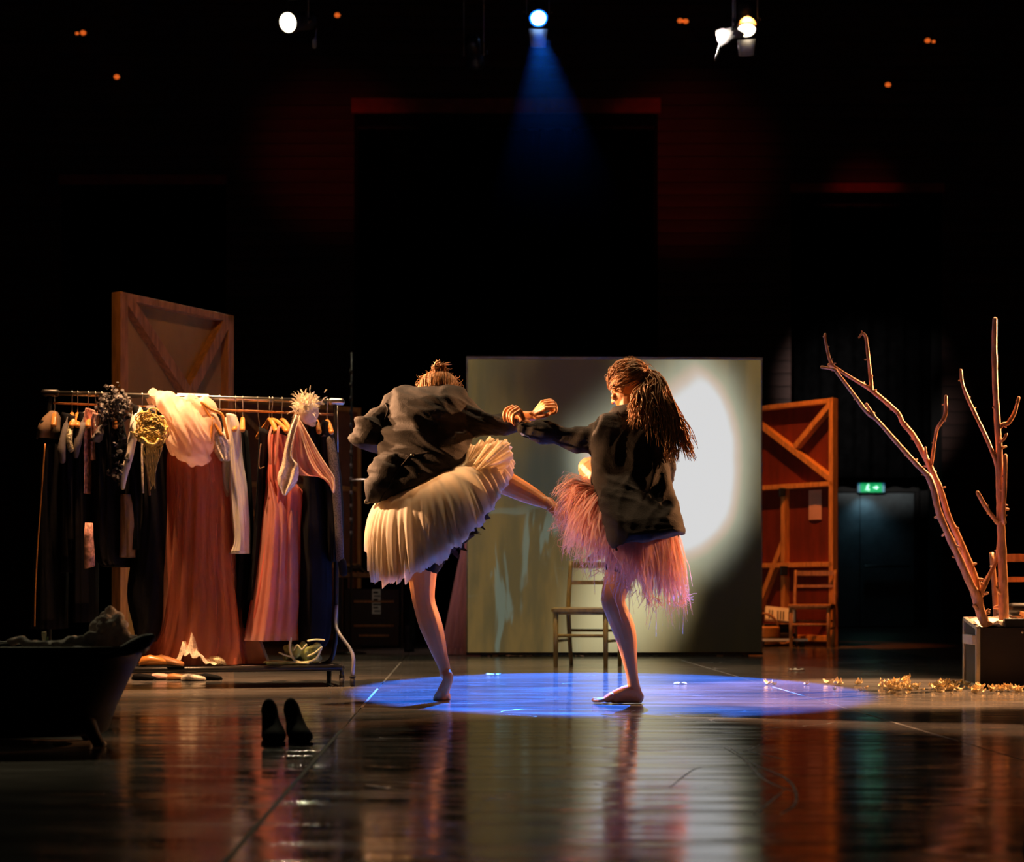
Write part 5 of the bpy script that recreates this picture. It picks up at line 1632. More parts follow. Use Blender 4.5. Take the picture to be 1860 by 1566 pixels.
# sheer scarf spread to the right
sc_ = thing('sheer_scarf', W(540, 756, DR - 0.24), 'sheer pink scarf spread in a point over the right end of the rack', 'scarf', GC)
g = []
scarf = [(539, 757, 541, 757), (528, 785, 556, 783), (524, 812, 570, 808), (522, 838, 584, 832), (530, 858, 596, 850), (546, 866, 606, 866), (560, 862, 607, 872), (584, 864, 608, 886), (598, 882, 606, 896)]
for i, (x0_, y0_, x1_, y1_) in enumerate(scarf):
    g.append([W(x0_ + (x1_ - x0_) * j / 14, y0_ + (y1_ - y0_) * j / 14, DR - 0.22 - 0.05 * i / 8 + (0.028 * math.sin(j * 1.15 + i * 0.25) + 0.01 * math.sin(j * 2.7)) * min(1, i / 2)) for j in range(15)])
so = obj('cloth', MB().sheet(g), 'rose_tulle', sc_)
so.modifiers.new('sub', 'SUBSURF').render_levels = 2
mb = MB()
for j in (9, 10, 11, 12, 13, 14):
    a_ = [g[i][j] + V((0, -0.006, 0)) for i in range(9)]
    mb.tube(cr(a_, 3), 0.004, 6)
obj('gathered_edge', mb, 'pale_tulle', sc_)

# feathered mask
fm = thing('feather_mask', W(560, 735, dd(560) - 0.18), 'cream feathered mask with a face, hooked on the right part of the rail', 'mask', GC)
fd = dd(560) - 0.18
fc = W(561, 748, fd)
fmb = MB()
fmb.ell(fc, (0.058, 0.07, 0.075), None, 18, 14)
fmb.ell(W(566, 757, fd), (0.035, 0.045, 0.04), None, 14, 10)
fmb.tube([W(567, 744, fd - 0.01), W(573, 754, fd - 0.01)], [0.012, 0.013], 8, True)
fmb.ell(W(571, 764, fd), (0.013, 0.02, 0.011), None, 10, 8)
fmb.ell(W(568, 771, fd), (0.022, 0.03, 0.014), None, 10, 8)
link('face', remesh(fmb, 0.005, 4), 'feather', fm)
mb = MB()
rr = random.Random(31)
for i in range(520):
    a_ = rr.uniform(0, 2 * PI)
    px, py = 555 + rr.gauss(0, 9), 735 + rr.gauss(0, 9)
    c0 = W(px, py, fd + rr.uniform(-0.07, 0.06))
    dv = (V((px - 556, 0, 742 - py)) * 0.05 + V((rr.uniform(-1, 1), rr.uniform(-1, 1), rr.uniform(-0.4, 1)))).normalized()
    L = rr.uniform(0.018, 0.042)
    sd = dv.cross(V((rr.uniform(-1, 1), 1, rr.uniform(-1, 1)))).normalized()
    mb.ribbon([c0, c0 + dv * L * 0.5 + V((0, 0, 0.005)), c0 + dv * L - V((0, 0, 0.004))], [0.004, 0.007, 0.0015], sd)
for tip, w_ in (((571, 711), 0.012), ((587, 731), 0.018), ((589, 735), 0.014), ((545, 716), 0.010)):
    b_ = W(560, 733, fd)
    e_ = W(tip[0], tip[1], fd)
    for q in range(7):
        o_ = V((rr.uniform(-1, 1), rr.uniform(-1, 1), rr.uniform(-1, 1))) * 0.008
        mb.ribbon([b_ + o_, (b_ + e_) / 2 + o_ + V((0, 0, 0.008)), e_ + o_ * 0.5], [w_ * 0.6, w_, 0.002], V((rr.uniform(-0.3, 0.3), 1, rr.uniform(-1, 1))).normalized())
tag(obj('feathers', mb, 'feather', fm), kind='stuff')
hanger(574, 'orange hanger end below the feathered mask', yaw=-0.05)
drape('black_coat', 'body', [(566, 584, 770), (556, 590, 800), (552, 592, 870), (546, 598, 960), (544, 602, 1060), (544, 600, 1150), (550, 590, 1176)], dd(572) + 0.02, 'black_cloth', 'wide long black coat under the sheer scarf at the right of the rack', 'coat', GC, depth=0.2, seed=19)
hanger(594, 'orange hanger at the right end of the rack', yaw=-0.02)
t = drape('long_coat', 'body', [(588, 602, 770), (584, 608, 800), (588, 616, 850), (594, 622, 930), (600, 622, 1020)], dd(594), 'black_cloth', 'long black and grey coat, rightmost on the rack', 'coat', GC, depth=0.2, seed=20)
obj('shoulder_yoke', MB().loft([oring(591, 768, 600, 768, dd(594), 0.05, 30), oring(589, 782, 602, 782, dd(594), 0.15, 30), oring(585, 800, 606, 798, dd(594), 0.212, 30)]), 'grey_cloth', t)
M['grey_tweed'] = mat('grey_tweed', (0.10, 0.09, 0.085), 0.9, var=0.6, scale=150, bump=0.3, bscale=200)
sleeve(t, [(600, 800, 8, -0.19), (608, 860, 8, -0.2), (614, 940, 7.5, -0.2), (618, 1016, 7, -0.2)], dd(594), 'grey_tweed')
sleeve(t, [(621, 1020, 7, -0.2), (624, 1040, 7, -0.2)], dd(594), 'black_cloth', 'glove_cuff')
sp_ = thing('wire_hook', W(470, 770, dd(470)), 'thin pale wire hook dangling in the gap left of the slim black dress', 'hook')
obj('wire', MB().tube(cr([rail(468) + V((0, 0, 0.016)), rail(469) + V((0, -0.012, 0)), W(469, 752, dd(469)), W(472, 776, dd(469))], 4), 0.0022, 6), 'steel', sp_)

# things lying on the rack shelf and below it
SHZ = BZ + 0.016


def on_shelf(px, back=0.0, z=0.0):
    p = rail(px) - rper * (0.12 - back)
    return V((p.x, p.y, SHZ + z))


lh = MB()
g = []
for i in range(12):
    r = []
    for j in range(22):
        u, v_ = j / 21, i / 11
        x = on_shelf(308 + 84 * u, 0.10 * v_ - 0.13)
        hgt = 0.155 * math.exp(-((u - 0.38) / 0.20) ** 2) * math.sin(PI * (0.1 + 0.8 * v_)) + 0.045 * math.sin(PI * u) ** 0.5
        hgt *= 0.75 + 0.7 * noise.noise(V((u * 9, v_ * 4, 0.5)))
        r.append(x + V((0, 0, max(0.002, hgt))))
    g.append(r)
so = obj('lace_heap', lh.sheet(g), 'lace')
tag(so, 'heap of cream lace on the rack shelf below the peach gown', 'cloth')
for px, yaw, m, lab, zz in ((283, 0.2, 'wood_hanger', 'orange leather shoe on the rack shelf left of the lace heap', 0), (300, -0.4, 'tan_leather', 'brown leather shoe lying beside the lace heap on the rack shelf', 0)):
    t = thing('shoe', on_shelf(px), lab, 'shoe', 'shoes on the rack shelf')
    c_ = on_shelf(px, -0.10)
    R = Matrix.Rotation(yaw, 3, 'Z')
    rings = []
    for x_, w_, h_ in ((-0.10, 0.012, 0.02), (-0.085, 0.03, 0.05), (-0.04, 0.036, 0.062), (0.01, 0.034, 0.05), (0.06, 0.037, 0.036), (0.095, 0.028, 0.025), (0.108, 0.01, 0.014)):
        rings.append([c_ + R @ V((x_, w_ * math.cos(2 * PI * k / 16), 0.006 + h_ / 2 + h_ / 2 * math.sin(2 * PI * k / 16))) for k in range(16)])
    obj('upper', MB().loft(rings), m, t)
    obj('sole', MB().loft([[c_ + R @ V((x_, w_ * s1, 0.0 + zz_)) for s1, zz_ in ((-1, 0), (1, 0), (1, 0.008), (-1, 0.008))] for x_, w_ in ((-0.1, 0.022), (-0.05, 0.034), (0.05, 0.036), (0.1, 0.018))]), 'rubber', t, False)
sm_ = MB()
dsh = thing('dark_shoe', on_shelf(384), 'dark patterned shoe at the right end of the lace heap', 'shoe', 'shoes on the rack shelf')
c_ = on_shelf(384, -0.06)
rings = []
for x_, w_, h_ in ((-0.06, 0.012, 0.02), (-0.045, 0.03, 0.04), (-0.01, 0.036, 0.055), (0.03, 0.034, 0.05), (0.06, 0.02, 0.03), (0.07, 0.008, 0.012)):
    rings.append([c_ + V((x_, w_ * math.cos(2 * PI * k / 16), 0.004 + h_ / 2 + h_ / 2 * math.sin(2 * PI * k / 16))) for k in range(16)])
obj('upper', MB().loft(rings), 'sequin', dsh)
# wedge shaped wooden shoe tree / clog
cg = thing('wooden_wedge', on_shelf(462, 0.1), 'tan wooden wedge leaning behind the rack shelf right of the gown', 'wedge')
c_ = on_shelf(464, 0.1)
obj('wedge', MB().loft([[c_ + V((-0.085, y, 0.0)), c_ + V((0.075, y, 0.0)), c_ + V((0.068, y, 0.03)), c_ + V((0.02, y, 0.155)), c_ + V((-0.075, y, 0.13))] for y in (-0.05, 0.05)]), 'tan_leather', cg, False, 0.006)
# green shimmering bag with cords
gb = thing('green_bag', on_shelf(560), 'crumpled green patterned bag with pale cords at the right end of the rack shelf', 'bag')
mb = MB()
rr = random.Random(41)
for i in range(60):
    px = rr.uniform(518, 582)
    py = rr.uniform(1168 + 0.35 * max(0, 545 - px), 1198)
    r = rr.uniform(0.014, 0.028)
    mb.ell(W(px, py, dd(550) - 0.14 + rr.uniform(-0.05, 0.05)), (r, r, r), None, 8, 6)
me = remesh(mb, 0.009, 3)
displace(me, lambda p: 0.014 * noise.noise(p * 28))
link('body', me, 'green_cloth', gb)
M['cord_green'] = mat('cord_green', (0.72, 0.76, 0.45), 0.5, var=0.2)
for pts in ([(528, 1160), (527, 1182), (536, 1200), (554, 1204), (574, 1196), (583, 1178)], [(560, 1192), (572, 1186), (584, 1176)], [(508, 1186), (520, 1191), (532, 1194)], [(534, 1180), (540, 1172), (548, 1180), (556, 1172)], [(480, 1203), (500, 1201), (530, 1203), (560, 1205)], [(560, 1164), (574, 1162), (588, 1163)]):
    obj('cord', MB().tube(cr([W(x, y, dd(550) - 0.22) for x, y in pts], 5), 0.0075, 8, True, 0.7), 'cord_green', gb)
fs = thing('folded_cloth', on_shelf(505), 'flat folded green cloth on the rack shelf left of the green bag', 'cloth')
obj('cloth', MB().box(on_shelf(515, -0.03, 0.012), (0.24, 0.12, 0.02), Matrix.Rotation(0.25, 3, 'Z')), 'green_cloth', fs, False, 0.008)
# dark shoes on the floor under the rack
for px, py, m, lab in ((262, 1236, 'shoe_black', 'black shoe on the floor under the rack, beside the bathtub'), (325, 1236, 'tan_leather', 'orange shoe on the floor under the rack'), (352, 1237, 'lace', 'pale shoe on the floor under the rack, left of the last black one'), (382, 1236, 'shoe_black', 'black shoe on the floor under the rack, rightmost of the row'), (296, 1235, 'paper_pink', 'pink slipper on the floor under the rack')):
    t = thing('shoe', FL(px, py), lab, 'shoe', 'shoes on the floor under the rack')
    c_ = FL(px, py)
    rings = []
    for x_, w_, h_ in ((-0.095, 0.012, 0.015), (-0.08, 0.03, 0.034), (-0.04, 0.036, 0.040), (0.01, 0.034, 0.034), (0.05, 0.037, 0.027), (0.08, 0.028, 0.02), (0.092, 0.01, 0.01)):
        rings.append([c_ + V((x_ * 0.8, w_ * math.cos(2 * PI * k / 16), 0.004 + h_ / 2 + h_ / 2 * math.sin(2 * PI * k / 16))) for k in range(16)])
    obj('upper', MB().loft(rings), m, t)
    obj('sole', MB().box(c_ + V((0, 0, 0.003)), (0.135, 0.055, 0.006)), 'rubber', t, False, 0.002)

# ------------------------------------------------------------------ the two dancers
def chain(mb, pts, n=14, k=4):
    """pts = (px, py, D, r): a limb as one tapering tube with round ends"""
    q = cr([(*W(p[0], p[1], p[2]), p[3]) for p in pts], k)
    mb.tube([a[:3] for a in q], [a[3] for a in q], n, True)


def oval_loft(mb, rows, n=28, k=3):
    """rows = (left px, left py, right px, right py, D, depth)"""
    q = cr(rows, k)
    mb.loft([oring(*r, n) for r in q])


def wchain(mb, pts, n=10, k=3):
    q = cr(pts, k)
    mb.tube([a[:3] for a in q], [a[3] for a in q], n, True)


def hand(mb, wrist, knuckles, fingers, thumb, wr=0.024):
    """wrist: point; knuckles: four base points; fingers: four lists of joints; thumb: list of joints"""
    wrist = V(wrist)
    kn = [V(p) for p in knuckles]
    for q in kn:
        s_ = wrist.lerp(q, 0.12)
        wchain(mb, [(*s_, wr * 0.62), (*wrist.lerp(q, 0.55), 0.0125), (*q, 0.0105)], 10)
    c_ = sum(kn, V()) / 4
    wchain(mb, [(*wrist, wr * 0.75), (*wrist.lerp(c_, 0.5), 0.0165), (*wrist.lerp(c_, 0.9), 0.012)], 10)
    for q, f in zip(kn, fingers):
        pts = [q] + [V(p) for p in f]
        rr_ = [0.0098, 0.0086, 0.0079, 0.0070]
        wchain(mb, [(*p, rr_[min(i, 3)]) for i, p in enumerate(pts)], 10)
    tp = [V(p) for p in thumb]
    wchain(mb, [(*p, r) for p, r in zip(tp, (0.0135, 0.0115, 0.0100, 0.0085))], 10)


def head(mb, c, fwd, up, s=1.0):
    """cranium, jaw, nose, brow, lips and ears of a head looking along fwd"""
    f = V(fwd).normalized()
    u = (V(up) - f * V(up).dot(f)).normalized()
    r = u.cross(f).normalized()
    R = Matrix((r, f, u)).transposed()

    def P(x, y, z):
        return V(c) + R @ V((x, y, z)) * s
    mb.ell(P(0, -0.012, 0.022), (0.074 * s, 0.094 * s, 0.086 * s), R, 24, 16)
    mb.ell(P(0, 0.022, -0.040), (0.058 * s, 0.068 * s, 0.070 * s), R, 20, 14)
    mb.ell(P(0, 0.062, -0.088), (0.024 * s, 0.022 * s, 0.020 * s), R, 14, 10)        # chin
    mb.tube([P(0, 0.083, 0.012), P(0, 0.098, -0.018), P(0, 0.104, -0.032)], [0.008 * s, 0.010 * s, 0.013 * s], 10, True)
    for q in (-1, 1):
        mb.ell(P(q * 0.012, 0.092, -0.036), (0.009 * s, 0.009 * s, 0.007 * s), R, 10, 8)
        mb.tube([P(q * 0.012, 0.082, 0.024), P(q * 0.036, 0.074, 0.026), P(q * 0.052, 0.056, 0.018)], [0.008 * s, 0.008 * s, 0.006 * s], 8, True)
        mb.ell(P(q * 0.040, 0.060, -0.025), (0.022 * s, 0.018 * s, 0.020 * s), R, 12, 8)
        mb.ell(P(q * 0.074, -0.008, -0.008), (0.008 * s, 0.020 * s, 0.031 * s), R, 12, 10)
    mb.tube([P(-0.020, 0.080, -0.060), P(0, 0.088, -0.058), P(0.020, 0.080, -0.060)], [0.004 * s, 0.0065 * s, 0.004 * s], 8, True)
    mb.tube([P(-0.018, 0.078, -0.069), P(0, 0.085, -0.070), P(0.018, 0.078, -0.069)], [0.004 * s, 0.007 * s, 0.004 * s], 8, True)
    return P, R


def eyes(P, parent, s=1.0):
    for q in (-1, 1):
        obj('eye', MB().ell(P(q * 0.031, 0.0685, 0.004), (0.0115 * s, 0.0115 * s, 0.0115 * s), None, 12, 10), 'eye', parent)


def strand(mb, pts, r, n=5, k=3):
    q = cr([tuple(p) for p in pts], k)
    m_ = len(q)
    mb.tube([a for a in q], [max(0.0007, r * (1 - 0.75 * (i / (m_ - 1)) ** 1.6)) for i in range(m_)], n)


# ---- left dancer: seen from behind, bent over, kicking her right leg out to the right
p1 = thing('person', FL(803, 1272), 'person with a topknot kicking sideways in a dark jacket and cream tulle skirt', 'person')
mb = MB()
oval_loft(mb, [(735, 960, 842, 930, 7.92, 0.11), (722, 915, 848, 890, 7.92, 0.125), (728, 875, 832, 850, 7.93, 0.115), (730, 835, 826, 815, 7.95, 0.10), (726, 790, 836, 775, 7.98, 0.11), (726, 758, 836, 745, 8.02, 0.10), (745, 740, 826, 727, 8.05, 0.075), (765, 722, 815, 712, 8.07, 0.06)])
chain(mb, [(788, 745, 8.06, 0.052), (793, 735, 8.08, 0.050), (797, 726, 8.11, 0.052)])
H1, R1 = head(mb, W(797, 722, 8.13), (0.05, 0.90, -0.46), (0, 0.46, 0.90))
# standing leg, up on the ball of the foot
chain(mb, [(765, 925, 7.92, 0.102), (763, 970, 7.92, 0.098), (766, 1010, 7.92, 0.088), (767, 1050, 7.92, 0.070), (768, 1078, 7.92, 0.060), (771, 1098, 7.925, 0.056), (780, 1128, 7.93, 0.058), (789, 1155, 7.935, 0.052), (799, 1188, 7.94, 0.038), (807, 1212, 7.94, 0.029), (809, 1224, 7.94, 0.029)])
chain(mb, [(811, 1222, 7.925, 0.024), (814, 1230, 7.905, 0.026), (812, 1240, 7.91, 0.026), (806, 1254, 7.93, 0.030), (803, 1264, 7.945, 0.030)])
for i, (px, L) in enumerate(((791, 1.0), (797, 1.15), (803, 1.2), (809, 1.25), (814.5, 1.3))):
    chain(mb, [(804 + (px - 803) * 0.7, 1262, 7.94, 0.016), (px, 1268.5, 7.955, 0.012), (px - 1, 1269.8, 7.965 + 0.015 * L, 0.0085 + 0.001 * i), (px - 1.5, 1270, 7.975 + 0.02 * L, 0.0075 + 0.0012 * i)], 10, 3)
# kicking leg
chain(mb, [(812, 905, 7.92, 0.100), (845, 885, 7.95, 0.088), (880, 874, 7.99, 0.076), (908, 874, 8.02, 0.066), (928, 882, 8.02, 0.058), (950, 893, 8.0, 0.052), (972, 904, 7.97, 0.042), (988, 912, 7.94, 0.032), (996, 916, 7.92, 0.029)])
chain(mb, [(996, 913, 7.92, 0.028), (1003, 921, 7.90, 0.029), (1012, 930, 7.88, 0.028), (1022, 939, 7.86, 0.026), (1032, 946, 7.845, 0.021)])
for i in range(5):
    o_ = (i - 2) * 0.017
    chain(mb, [(1029, 944, 7.85 + o_, 0.013), (1037, 949 - abs(i - 2) * 0.3, 7.838 + o_, 0.010), (1043 - abs(i - 3) * 1.2, 951, 7.83 + o_, 0.0085)], 10, 3)
# her left arm bends forward, the right one reaches out to the other dancer
chain(mb, [(716, 746, 8.03, 0.044), (696, 765, 8.01, 0.040), (674, 789, 8.0, 0.036), (684, 800, 8.08, 0.034), (702, 806, 8.2, 0.028)])
hw = W(702, 806, 8.2)
kn = [hw + V((0.045, 0.055, 0.02 - 0.018 * i)) for i in range(4)]
hand(mb, hw, kn, [[q + V((0.025, 0.022, -0.006)), q + V((0.035, 0.014, -0.022)), q + V((0.030, 0.000, -0.032))] for q in kn], [hw + V((0.01, 0.02, 0.02)), hw + V((0.025, 0.05, 0.035)), hw + V((0.045, 0.065, 0.04)), hw + V((0.06, 0.07, 0.035))])
chain(mb, [(838, 750, 8.02, 0.055), (862, 760, 7.98, 0.048), (890, 768, 7.93, 0.042), (918, 763, 7.88, 0.034), (945, 757, 7.84, 0.027), (962, 756, 7.82, 0.0235), (969, 755, 7.815, 0.0235)])
# closed hand: back of the hand up, fingers folding over to the right and in
hw = W(968, 755, 7.815)
kp = ((985, 730, 7.795), (989, 733, 7.775), (991, 737, 7.755), (991, 742, 7.738))
kn = [W(*q) for q in kp]
fg = []
for i, q in enumerate(kp):
    fg.append([W(q[0] + 17, q[1] - 2.5 + i * 0.5, q[2] - 0.01), W(q[0] + 21 - i, q[1] + 8 - i * 0.3, q[2] - 0.018), W(q[0] + 12 - i, q[1] + 13 - i, q[2] - 0.016)])
hand(mb, hw, kn, fg, [W(973, 757, 7.80), W(983, 757, 7.775), W(993, 754, 7.755), W(1000, 750, 7.745)], 0.024)
body = link('body', ground(remesh(mb, 0.0037, 4)), 'skin', p1)
eyes(H1, p1)

# hair with a topknot
mb = MB()
fr1 = R1


def onhead(P, th, ph, k=1.0):
    return P((0.092 if P is H1 else 0.080) * k * math.sin(ph) * math.cos(th), -0.014 + 0.100 * k * math.sin(ph) * math.sin(th), 0.022 + 0.094 * k * math.cos(ph))


cap = MB()
rings = []
for i in range(12):
    ph = 0.05 + 1.95 * i / 11
    ring = []
    for j in range(36):
        th = 2 * PI * j / 36
        front = max(0, math.sin(th))
        pp = ph * (1 - 0.38 * front) if i > 3 else ph
        ring.append(onhead(H1, th, pp, 1.04 + 0.03 * math.sin(j * 5) * (i / 11)))
    rings.append(ring[::-1])
cap.loft(rings)
hair1 = link('hair', remesh(cap, 0.006, 4), 'hair_ginger', p1)
KN = W(797, 674, 8.11)
rr = random.Random(2)
mb = MB()
for i in range(420):
    th = rr.uniform(0, 2 * PI)
    ph = rr.uniform(0.9, 2.0) * (1 - 0.38 * max(0, math.sin(th)))
    pts = [onhead(H1, th, ph, 1.08), onhead(H1, th, ph * 0.72, 1.12 + rr.uniform(0, 0.05)), onhead(H1, th, ph * 0.42, 1.12 + rr.uniform(0, 0.04)), KN + V((rr.gauss(0, 0.012), rr.gauss(0, 0.012), -0.025))]
    strand(mb, pts, rr.uniform(0.0025, 0.0042), 5, 3)
for i in range(150):   # wisps
    th = rr.uniform(0, 2 * PI)
    ph = rr.uniform(0.6, 1.7)
    a_ = onhead(H1, th, ph, 1.1)
    dv = (a_ - V(H1(0, 0, 0))).normalized()
    strand(mb, [a_, a_ + dv * 0.025 + V((rr.uniform(-0.015, 0.015), 0, -0.01)), a_ + dv * 0.03 + V((rr.uniform(-0.02, 0.02), 0, -0.045 * rr.random()))], 0.0012, 4, 3)
tag(obj('strands', mb, 'hair_ginger', hair1), kind='stuff')
mb = MB()
for i in range(70):   # the topknot, loops and stray ends
    a_ = rr.uniform(0, 2 * PI)
    ax_ = V((rr.uniform(-1, 1), rr.uniform(-1, 1), rr.uniform(-0.2, 1))).normalized()
    e1 = ax_.orthogonal().normalized()
    e2 = ax_.cross(e1)
    rr_ = rr.uniform(0.018, 0.036)
    c0 = KN + V((rr.gauss(0, 0.008), rr.gauss(0, 0.008), rr.gauss(0.004, 0.008)))
    pts = [c0 + (e1 * math.cos(a_ + k * 0.9) + e2 * math.sin(a_ + k * 0.9)) * rr_ for k in range(5)]
    strand(mb, pts, rr.uniform(0.003, 0.005), 6, 3)
for i in range(60):
    dv = V((rr.gauss(0.15, 0.6), rr.gauss(0, 0.4), 1)).normalized()
    L = rr.uniform(0.03, 0.075)
    strand(mb, [KN, KN + dv * L * 0.6, KN + dv * L + V((rr.uniform(-0.02, 0.03), 0, -0.012))], 0.0035, 5, 3)
tag(obj('topknot', mb, 'hair_ginger', hair1), kind='stuff')


def folds(ax, az, f1, f2, amp, seed, top=None):
    """cloth folds that run along (ax, az) in the upright plane"""
    n_ = math.hypot(ax, az)
    ax, az = ax / n_, az / n_

    def fn(p):
        s_ = p.x * ax + p.z * az
        t_ = -p.x * az + p.z * ax
        s2 = t_ + 0.05 * noise.noise(V((p.x * 5, p.y * 5, p.z * 5 + seed)))
        a_ = noise.noise(V((s_ * f1, s2 * f2, p.y * 3 + seed)))
        b_ = noise.noise(V((s_ * f1 * 2.2 + 5, s2 * f2 * 2.1, p.y * 5 + seed * 2)))
        return amp * ((1 - abs(a_) * 2.4) * 0.75 + (1 - abs(b_) * 2.4) * 0.3 - 0.35)
    return fn


# jacket
mb = MB()
oval_loft(mb, [(752, 710, 836, 708, 8.08, 0.05), (728, 710, 841, 711, 8.06, 0.075), (709, 717, 846, 722, 8.03, 0.10), (700, 740, 853, 742, 7.99, 0.125), (697, 780, 853, 795, 7.96, 0.135), (694, 812, 851, 822, 7.94, 0.14), (684, 850, 852, 832, 7.93, 0.15), (668, 885, 851, 840, 7.93, 0.16), (660, 912, 848, 846, 7.93, 0.165), (664, 917, 846, 847, 7.93, 0.155)], 44)
chain(mb, [(716, 738, 8.02, 0.070), (694, 755, 8.0, 0.066), (676, 775, 7.98, 0.064), (664, 793, 7.98, 0.058), (672, 802, 8.02, 0.054), (690, 806, 8.1, 0.05)])
chain(mb, [(836, 752, 8.02, 0.085), (858, 764, 7.98, 0.070), (885, 770, 7.93, 0.060), (908, 769, 7.89, 0.056), (926, 767, 7.865, 0.052)])
# skirt of the jacket flying out at the lower left
oval_loft(mb, [(690, 835, 735, 830, 7.90, 0.10), (672, 858, 745, 850, 7.88, 0.11), (664, 880, 735, 878, 7.87, 0.10), (662, 898, 705, 905, 7.87, 0.085), (664, 912, 688, 917, 7.87, 0.05)], 30)
me = remesh(mb, 0.0075, 6)
displace(me, folds(1, -0.30, 1.3, 7.5, 0.040, 3.3))
displace(me, folds(1, -0.55, 2.2, 15, 0.012, 8.1))
me_jk1 = me
jk1 = link('jacket', me, 'charcoal', p1)
mb = MB()   # turned-up collar round the neck
rings = []
for (lx, ly, rx, ry, D_, dp) in ((758, 717, 836, 716, 8.05, 0.075), (753, 712, 838, 711, 8.06, 0.085), (755, 716, 836, 716, 8.06, 0.10), (750, 727, 838, 728, 8.04, 0.118)):
    rings.append(oring(lx, ly, rx, ry, D_, dp, 40))
so = obj('collar', MB().loft(rings, False), 'charcoal', jk1)
so.modifiers.new('s', 'SOLIDIFY').thickness = 0.006
so = obj('lining_cuff', MB().loft([oring(663, 800, 690, 806, 7.985, 0.055, 24), oring(664, 808, 692, 812, 8.0, 0.05, 24)], False), 'lining_blue', jk1)
# seam and flap edges lying on the back of the jacket
from mathutils.bvhtree import BVHTree
bv = BVHTree.FromPolygons([v.co.copy() for v in me_jk1.vertices], [tuple(p.vertices) for p in me_jk1.polygons])


def on_cloth(px, py):
    d_ = (W(px, py, 5.0) - V((0, 0, CH))).normalized()
    h_ = bv.ray_cast(V((0, 0, CH)), d_)
    return (h_[0] - d_ * 0.002) if h_[0] else W(px, py, 7.78)


for line in ([(736, 838), (743, 830), (750, 827), (762, 824), (776, 822)], [(690, 911), (696, 900), (706, 884), (716, 866), (728, 848), (738, 836)], [(700, 733), (705, 745), (700, 758), (694, 772)]):
    obj('seam_edge', MB().tube(cr([on_cloth(*p) for p in line], 3), 0.0042, 8, True), 'charcoal', jk1)
obj('button', MB().tube([on_cloth(749, 827), on_cloth(749, 827) - V((0, 0.008, 0))], 0.009, 12), 'steel', jk1)

# black shorts under the skirt
mb = MB()
oval_loft(mb, [(722, 905, 850, 880, 7.92, 0.135), (725, 940, 850, 925, 7.92, 0.14), (732, 975, 838, 965, 7.92, 0.125)], 30)
chain(mb, [(766, 950, 7.92, 0.112), (770, 990, 7.92, 0.106), (772, 1014, 7.92, 0.098)])
chain(mb, [(812, 915, 7.92, 0.110), (835, 905, 7.94, 0.104), (852, 895, 7.96, 0.098)])
sh1 = link('shorts', remesh(mb, 0.009, 5), 'black_cloth', p1)


def bez(a, b, c, u):
    return a * (1 - u) ** 2 + b * 2 * u * (1 - u) + c * u ** 2


def tutu_layer(wc, wx, wy, hc, A_, B_, up, out_k, nth, ns, waves, ruff, seed, rag=0.0, th0=0.0, th1=2 * PI, scale=1.0):
    """one layer of gathered tulle between the waist ring and the hem curve"""
    rr_ = random.Random(seed)
    ph = [rr_.uniform(0, 6.28) for _ in range(6)]
    g = []
    closed = abs(th1 - th0 - 2 * PI) < 1e-6
    rags = [rr_.random() for _ in range(nth + 1)]
    if closed:
        rags[-1] = rags[0]
    for i in range(nth + 1):
        th = th0 + (th1 - th0) * i / nth
        c_, s_ = math.cos(th), math.sin(th)
        a = wc + wx * c_ + wy * s_
        e = wc + (hc - wc) * scale + (A_ * c_ + B_ * s_) * scale
        out = (A_ * c_ + B_ * s_)
        o1 = out.normalized()
        oh = V((out.x, out.y, 0)).normalized()
        m_ = a.lerp(e, 0.45) + oh * out_k * 1.5 + V((0, 0, up))
        row = []
        loc = 0.55 + 0.9 * noise.noise(V((c_ * 2.3, s_ * 2.3, seed * 1.7)))
        wob = loc * 2.2 * noise.noise(V((c_ * waves * 0.42, s_ * waves * 0.42, seed * 0.37))) + 0.35 * math.sin(waves * th + ph[0]) + 0.0 * math.sin(waves * 0.53 * th + ph[1]) * (1 if not closed else math.cos(th * 3 + ph[2])) + 0.5 * math.sin(round(waves * 1.7) * th + ph[3])
        ext = 1 + rag * (rags[i] - 0.5) + 0.03 * math.sin(5 * th + ph[4])
        for k in range(ns + 1):
            u = k / ns * ext
            p = bez(a, m_, e, u)
            p += o1 * wob * ruff * u ** 1.2
            p += V((0, 0, 1)) * ruff * 0.5 * u * math.sin(waves * 0.7 * th + ph[5])
            row.append(p)
        g.append(row)
    return g


s1 = 7.9 / F
wc1 = W(772, 868, 7.92)
T1 = [V((29 * s1, 0, -64 * s1)), V((129 * s1, 0, 92 * s1)), V((-6 * s1, 0.36, 84 * s1))]
wx1, wy1 = V((0.150, 0, 0.075)), V((0, 0.125, 0.02))
sk1 = None
for i, (up, ok, sc_, ruff, waves, rag) in enumerate(((0.125, 0.075, 1.0, 0.022, 30, 0.012), (0.11, 0.06, 0.985, 0.023, 38, 0.012), (0.085, 0.045, 0.97, 0.024, 24, 0.015), (0.05, 0.03, 0.955, 0.022, 33, 0.015), (0.02, 0.02, 0.94, 0.018, 40, 0.02))):
    g = tutu_layer(wc1, wx1, wy1, wc1 + T1[0], T1[1], T1[2], up, ok, 420, 12, waves, ruff, 50 + i, rag, scale=sc_)
    o = obj('tulle_layer', MB().sheet(g), 'cream_tulle', p1)
